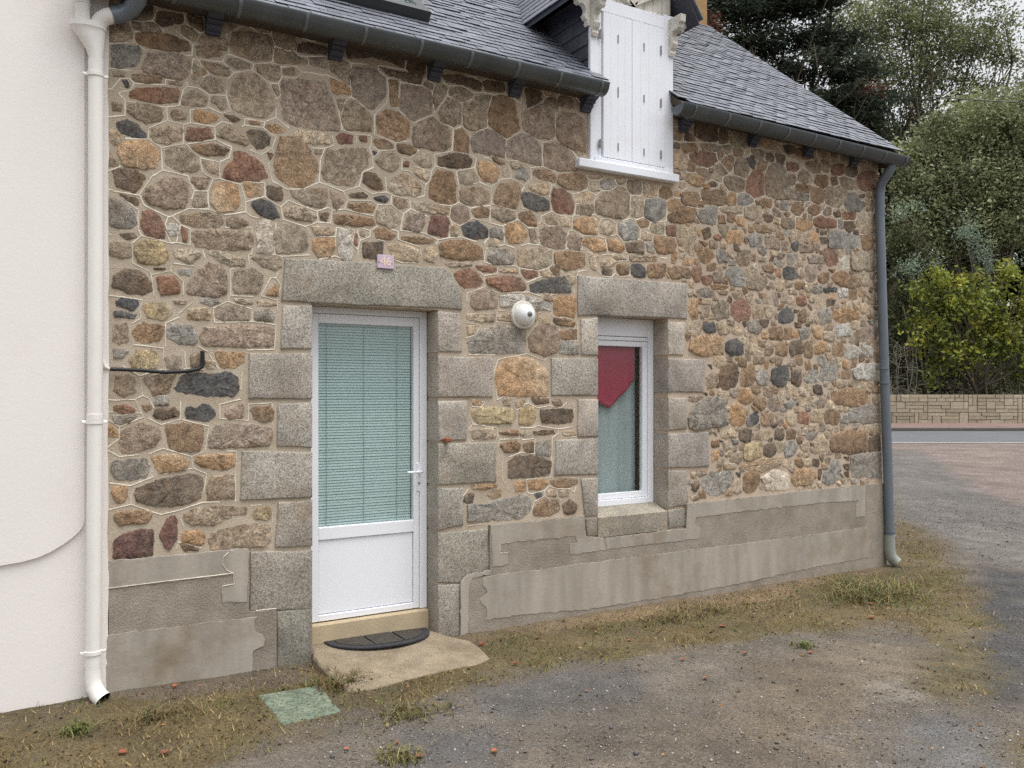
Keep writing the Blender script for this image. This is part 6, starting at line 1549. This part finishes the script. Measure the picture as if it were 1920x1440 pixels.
pal = np.array([lin(c) for c in ((154, 134, 92), (130, 114, 76), (118, 116, 68), (122, 98, 68), (116, 124, 68), (172, 154, 108), (98, 84, 60))])
w_ = fbm(x * 1.7, y * 1.7, 3); ci = np.where(w_ > .56, g.choice([2, 4, 4, 1], n), g.choice([0, 1, 3, 5, 6, 2], n))
tag(put_np('grass', V, np.arange(3 * n).reshape(n, 3), M['dry'], None, np.repeat(pal[ci] * g.uniform(.7, 1.25, n)[:, None], 3, 0)), 'short dry grass and moss along the foot of the wall', 'grass', kind='stuff')
# gravel
def grav_mask(x, y, g): return g.uniform(size=x.shape) < (.25 + .75 * np.clip((fbm(x * 1.1 + 40, y * 1.1, 3) - .38) * 4, 0, 1)) * (1 - .75 * moss_d(x, y))
x, y, g = scatter(110000, 43, (3.4, 13), (-.66, .66), grav_mask)
n = len(x); z = ground_z(x, y); s = g.gamma(2.0, .0014, n) + .0016
o6 = np.array([(1, 0, 0), (-1, 0, 0), (0, 1, 0), (0, -1, 0), (0, 0, .7), (0, 0, -.7)]); f8 = np.array([(0, 2, 4), (2, 1, 4), (1, 3, 4), (3, 0, 4), (2, 0, 5), (1, 2, 5), (3, 1, 5), (0, 3, 5)])
a = g.uniform(0, 6.28, n); ca_, sa_ = np.cos(a), np.sin(a)
P = o6[None] * s[:, None, None] * g.uniform(.6, 1.35, (n, 6, 1)); X = P[..., 0] * ca_[:, None] - P[..., 1] * sa_[:, None]; Y = P[..., 0] * sa_[:, None] + P[..., 1] * ca_[:, None]
V = np.stack([X + x[:, None], Y + y[:, None], P[..., 2] + z[:, None] + s[:, None] * .25], -1).reshape(-1, 3); Fc = (f8[None] + 6 * np.arange(n)[:, None, None]).reshape(-1, 3)
pal = np.array([lin(c) for c in ((108, 106, 104), (130, 126, 121), (96, 94, 93), (84, 83, 84), (160, 154, 146), (112, 100, 87))])
tag(put_np('gravel', V, Fc, mat_attr('loose_gravel', .85, .2, 60), None, np.repeat(pal[g.integers(0, 6, n)] * g.uniform(.75, 1.25, n)[:, None], 6, 0)), 'loose grey gravel scattered over the yard', 'gravel', kind='stuff')
# small bits of dead leaf
def lit_mask(x, y, g): return g.uniform(size=x.shape) < .12 + .6 * moss_d(x, y)
x, y, g = scatter(11000, 47, (3.4, 12), (-.66, .66), lit_mask); n = len(x)
C = np.stack([x, y, ground_z(x, y) + .006], -1)
tag(leaves('leaf_litter', C, .026, ((124, 92, 62), (104, 80, 58), (152, 124, 86), (78, 64, 50), (66, 56, 46)), 48, M['dry'], None, .5, .85), 'crumbled brown leaf litter over the grass and gravel', 'litter', kind='stuff')
# fallen leaves
rl = random.Random(19)
LEAF = [(328, 1293, 1.0, 'lying at the foot of the left plinth'), (787, 1422, 1.1, 'at the bottom edge below the door step'), (927, 1413, .9, 'on grey grit near the bottom edge, right of the grass tuft'),
 (1322, 1275, .9, 'alone on bare grit in the middle of the yard'), (1397, 1230, .9, 'on grit straight below the window corner of the yard'), (1520, 1228, .9, 'beside the tiny green weed in the gravel'), (1355, 1178, 1.0, 'at the outer edge of the grass strip below the window'),
 (1665, 1121, 1.5, 'largest of the leaves, on top of the weed heap'), (1632, 1136, 1.1, 'on the near side of the weed heap'), (1634, 1161, 1.1, 'on the grass just below the weed heap'), (1180, 1205, .8, 'at the edge of the grass below the right plinth'),
 (966, 1249, .9, 'on the grit just right of the door step'), (1280, 1241, .8, 'on the grit below the middle of the right plinth'), (230, 1413, 1.2, 'at the bottom left, left one of a pair'), (310, 1414, 1.2, 'at the bottom left, right one of a pair'),
 (745, 1396, .8, 'just above the grass tuft at the bottom edge'), (1008, 1198, .7, 'near the plinth right of the door step'), (902, 1212, 1.0, 'touching the right corner of the door step'), (650, 1408, .7, 'on grit below the green cover'), (1100, 1298, .6, 'smallest of the leaves, on dark grit in mid yard'), (1710, 1113, .8, 'on the grass right of the weed heap')]
for px, py, s, where in LEAF:
    x, y, _ = G(px, py); z = float(ground_z(np.array(x), np.array(y))); L_ = .042 * s * (1 if py > 1200 else 1.3); n = 7; a = rl.uniform(0, 6.28); V = []; F = []; curl = rl.uniform(.4, 1.1)
    for i in range(n):
        t = i / (n - 1); w = .40 * L_ * math.sin(math.pi * min(.98, t * .93 + .05)) ** .7 * (1 + .18 * (-1) ** i)
        for k in (-1, 0, 1):
            lx, ly = (t - .5) * L_, k * w; V.append((x + lx * math.cos(a) - ly * math.sin(a), y + lx * math.sin(a) + ly * math.cos(a), z + .006 + abs(k) * w * curl + (t - .5) ** 2 * L_ * curl * 1.4))
    for i in range(n - 1):
        for k in range(2): q0 = 3 * i + k; F.append((q0, q0 + 3, q0 + 4, q0 + 1))
    stem = MB(); col = lin(rl.choice(((170, 108, 78), (152, 94, 70), (146, 106, 80), (132, 88, 68))))
    V += [(x - .5 * L_ * math.cos(a), y - .5 * L_ * math.sin(a), z + .02 * s), (x - .85 * L_ * math.cos(a + .2), y - .85 * L_ * math.sin(a + .2), z + .012), (x - .5 * L_ * math.cos(a) + .002, y - .5 * L_ * math.sin(a) + .002, z + .02 * s)]
    F.append((len(V) - 3, len(V) - 2, len(V) - 1))
    tag(put('fallen_leaf', V, F, M['dry'], None, [col] * len(V)), 'curled orange-brown fallen leaf ' + where, 'leaf', 'fallen leaves on the ground')
# weeds
def weed(px, py, spread_, n, hgt, label, seed, pal, leafy=0):
    x, y, _ = G(px, py); z = float(ground_z(np.array(x), np.array(y))); g = np.random.default_rng(seed); t = empty('weed_clump', (x, y, z)); tag(t, label, 'weeds')
    V = []; F = []; C = []; pl_ = [lin(c) for c in pal]
    for k in range(n):
        bx, by_ = x + g.normal(0, spread_[0]) * CS + g.normal(0, spread_[1]) * SN, y - g.normal(0, spread_[0]) * SN * .6 + g.normal(0, spread_[1]) * CS
        if by_ > -.05 and bx < 7.8: by_ = -.06
        a = g.uniform(0, 6.28); h = hgt * g.uniform(.35, 1.2); w = .003 + .002 * g.random(); lean = g.uniform(.8, 2.6) * h; q = len(V); c = pl_[g.integers(len(pl_))]; m = 4; k_ = g.uniform(.7, 1.3)
        for i in range(m + 1):
            s = i / m; cx_, cy_ = bx + math.cos(a) * lean * s ** 1.6, by_ + math.sin(a) * lean * s ** 1.6; zz_ = z - .004 + h * math.sin(s * 1.9) / .95; ww = w * (1 - s * .85)
            V += [(cx_ - math.sin(a) * ww, cy_ + math.cos(a) * ww, zz_), (cx_ + math.sin(a) * ww, cy_ - math.cos(a) * ww, zz_)]; C += [tuple(v * k_ for v in c)] * 2
        F += [(q + 2 * i, q + 2 * i + 1, q + 2 * i + 3, q + 2 * i + 2) for i in range(m)]
    put('blades', V, F, M['dry'], t, C)['kind'] = 'stuff'
    if leafy:
        cx = np.stack([x + g.normal(0, spread_[0] * .8, leafy) * CS, y - g.normal(0, spread_[0] * .8, leafy) * SN * .6 + g.normal(0, spread_[1], leafy), z + np.abs(g.normal(0, hgt * .35, leafy)) + .01], -1)
        cx[:, 1] = np.minimum(cx[:, 1], np.where(cx[:, 0] < 7.8, -.05, 9))
        leaves('leaves', cx, .035, pal, seed + 3, M['leaf'], t, .5)['kind'] = 'stuff'
GP = ((104, 106, 68), (122, 116, 76), (140, 124, 88), (92, 92, 60), (124, 102, 76), (112, 92, 66))
weed(1632, 1118, (.27, .15), 760, .085, 'tangled heap of pulled green weeds on the ground near the grey pipe', 61, ((104, 112, 68), (124, 122, 80), (146, 130, 92), (92, 98, 60), (120, 100, 76)), 420)
weed(1585, 1098, (.12, .07), 90, .08, 'loose weed stalks at the left of the weed heap near the wall', 62, GP)
weed(142, 1372, (.05, .03), 90, .05, 'small green weed in the dirt at the far left under the white wall', 63, ((112, 118, 70), (104, 106, 64)), 40)
weed(770, 1352 - 10, (.16, .05), 200, .04, 'low green weeds to the right of the green cover', 64, ((110, 112, 66), (124, 116, 74), (104, 92, 60)), 60)
weed(748, 1424, (.08, .05), 130, .045, 'green grass tuft at the bottom edge beside an orange leaf', 65, ((114, 114, 70), (136, 124, 82), (104, 98, 60)), 40)
weed(1330, 1135 + 12, (.2, .06), 160, .05, 'green grass tuft halfway along the right plinth', 66, GP, 30)
weed(1260, 1163, (.14, .05), 150, .05, 'green grass patch below the window', 67, GP, 30)
weed(1505, 1215, (.05, .03), 50, .04, 'tiny green weed in the gravel right of the middle', 68, ((108, 114, 68), (100, 106, 62)), 24)
weed(290, 1345, (.14, .05), 150, .05, 'brownish grass tuft below the left plinth', 69, GP, 30)
weed(640, 1285, (.12, .06), 200, .06, 'dry brown grass tuft against the front of the door step', 70, ((112, 92, 62), (96, 84, 54), (104, 108, 64)), 30)
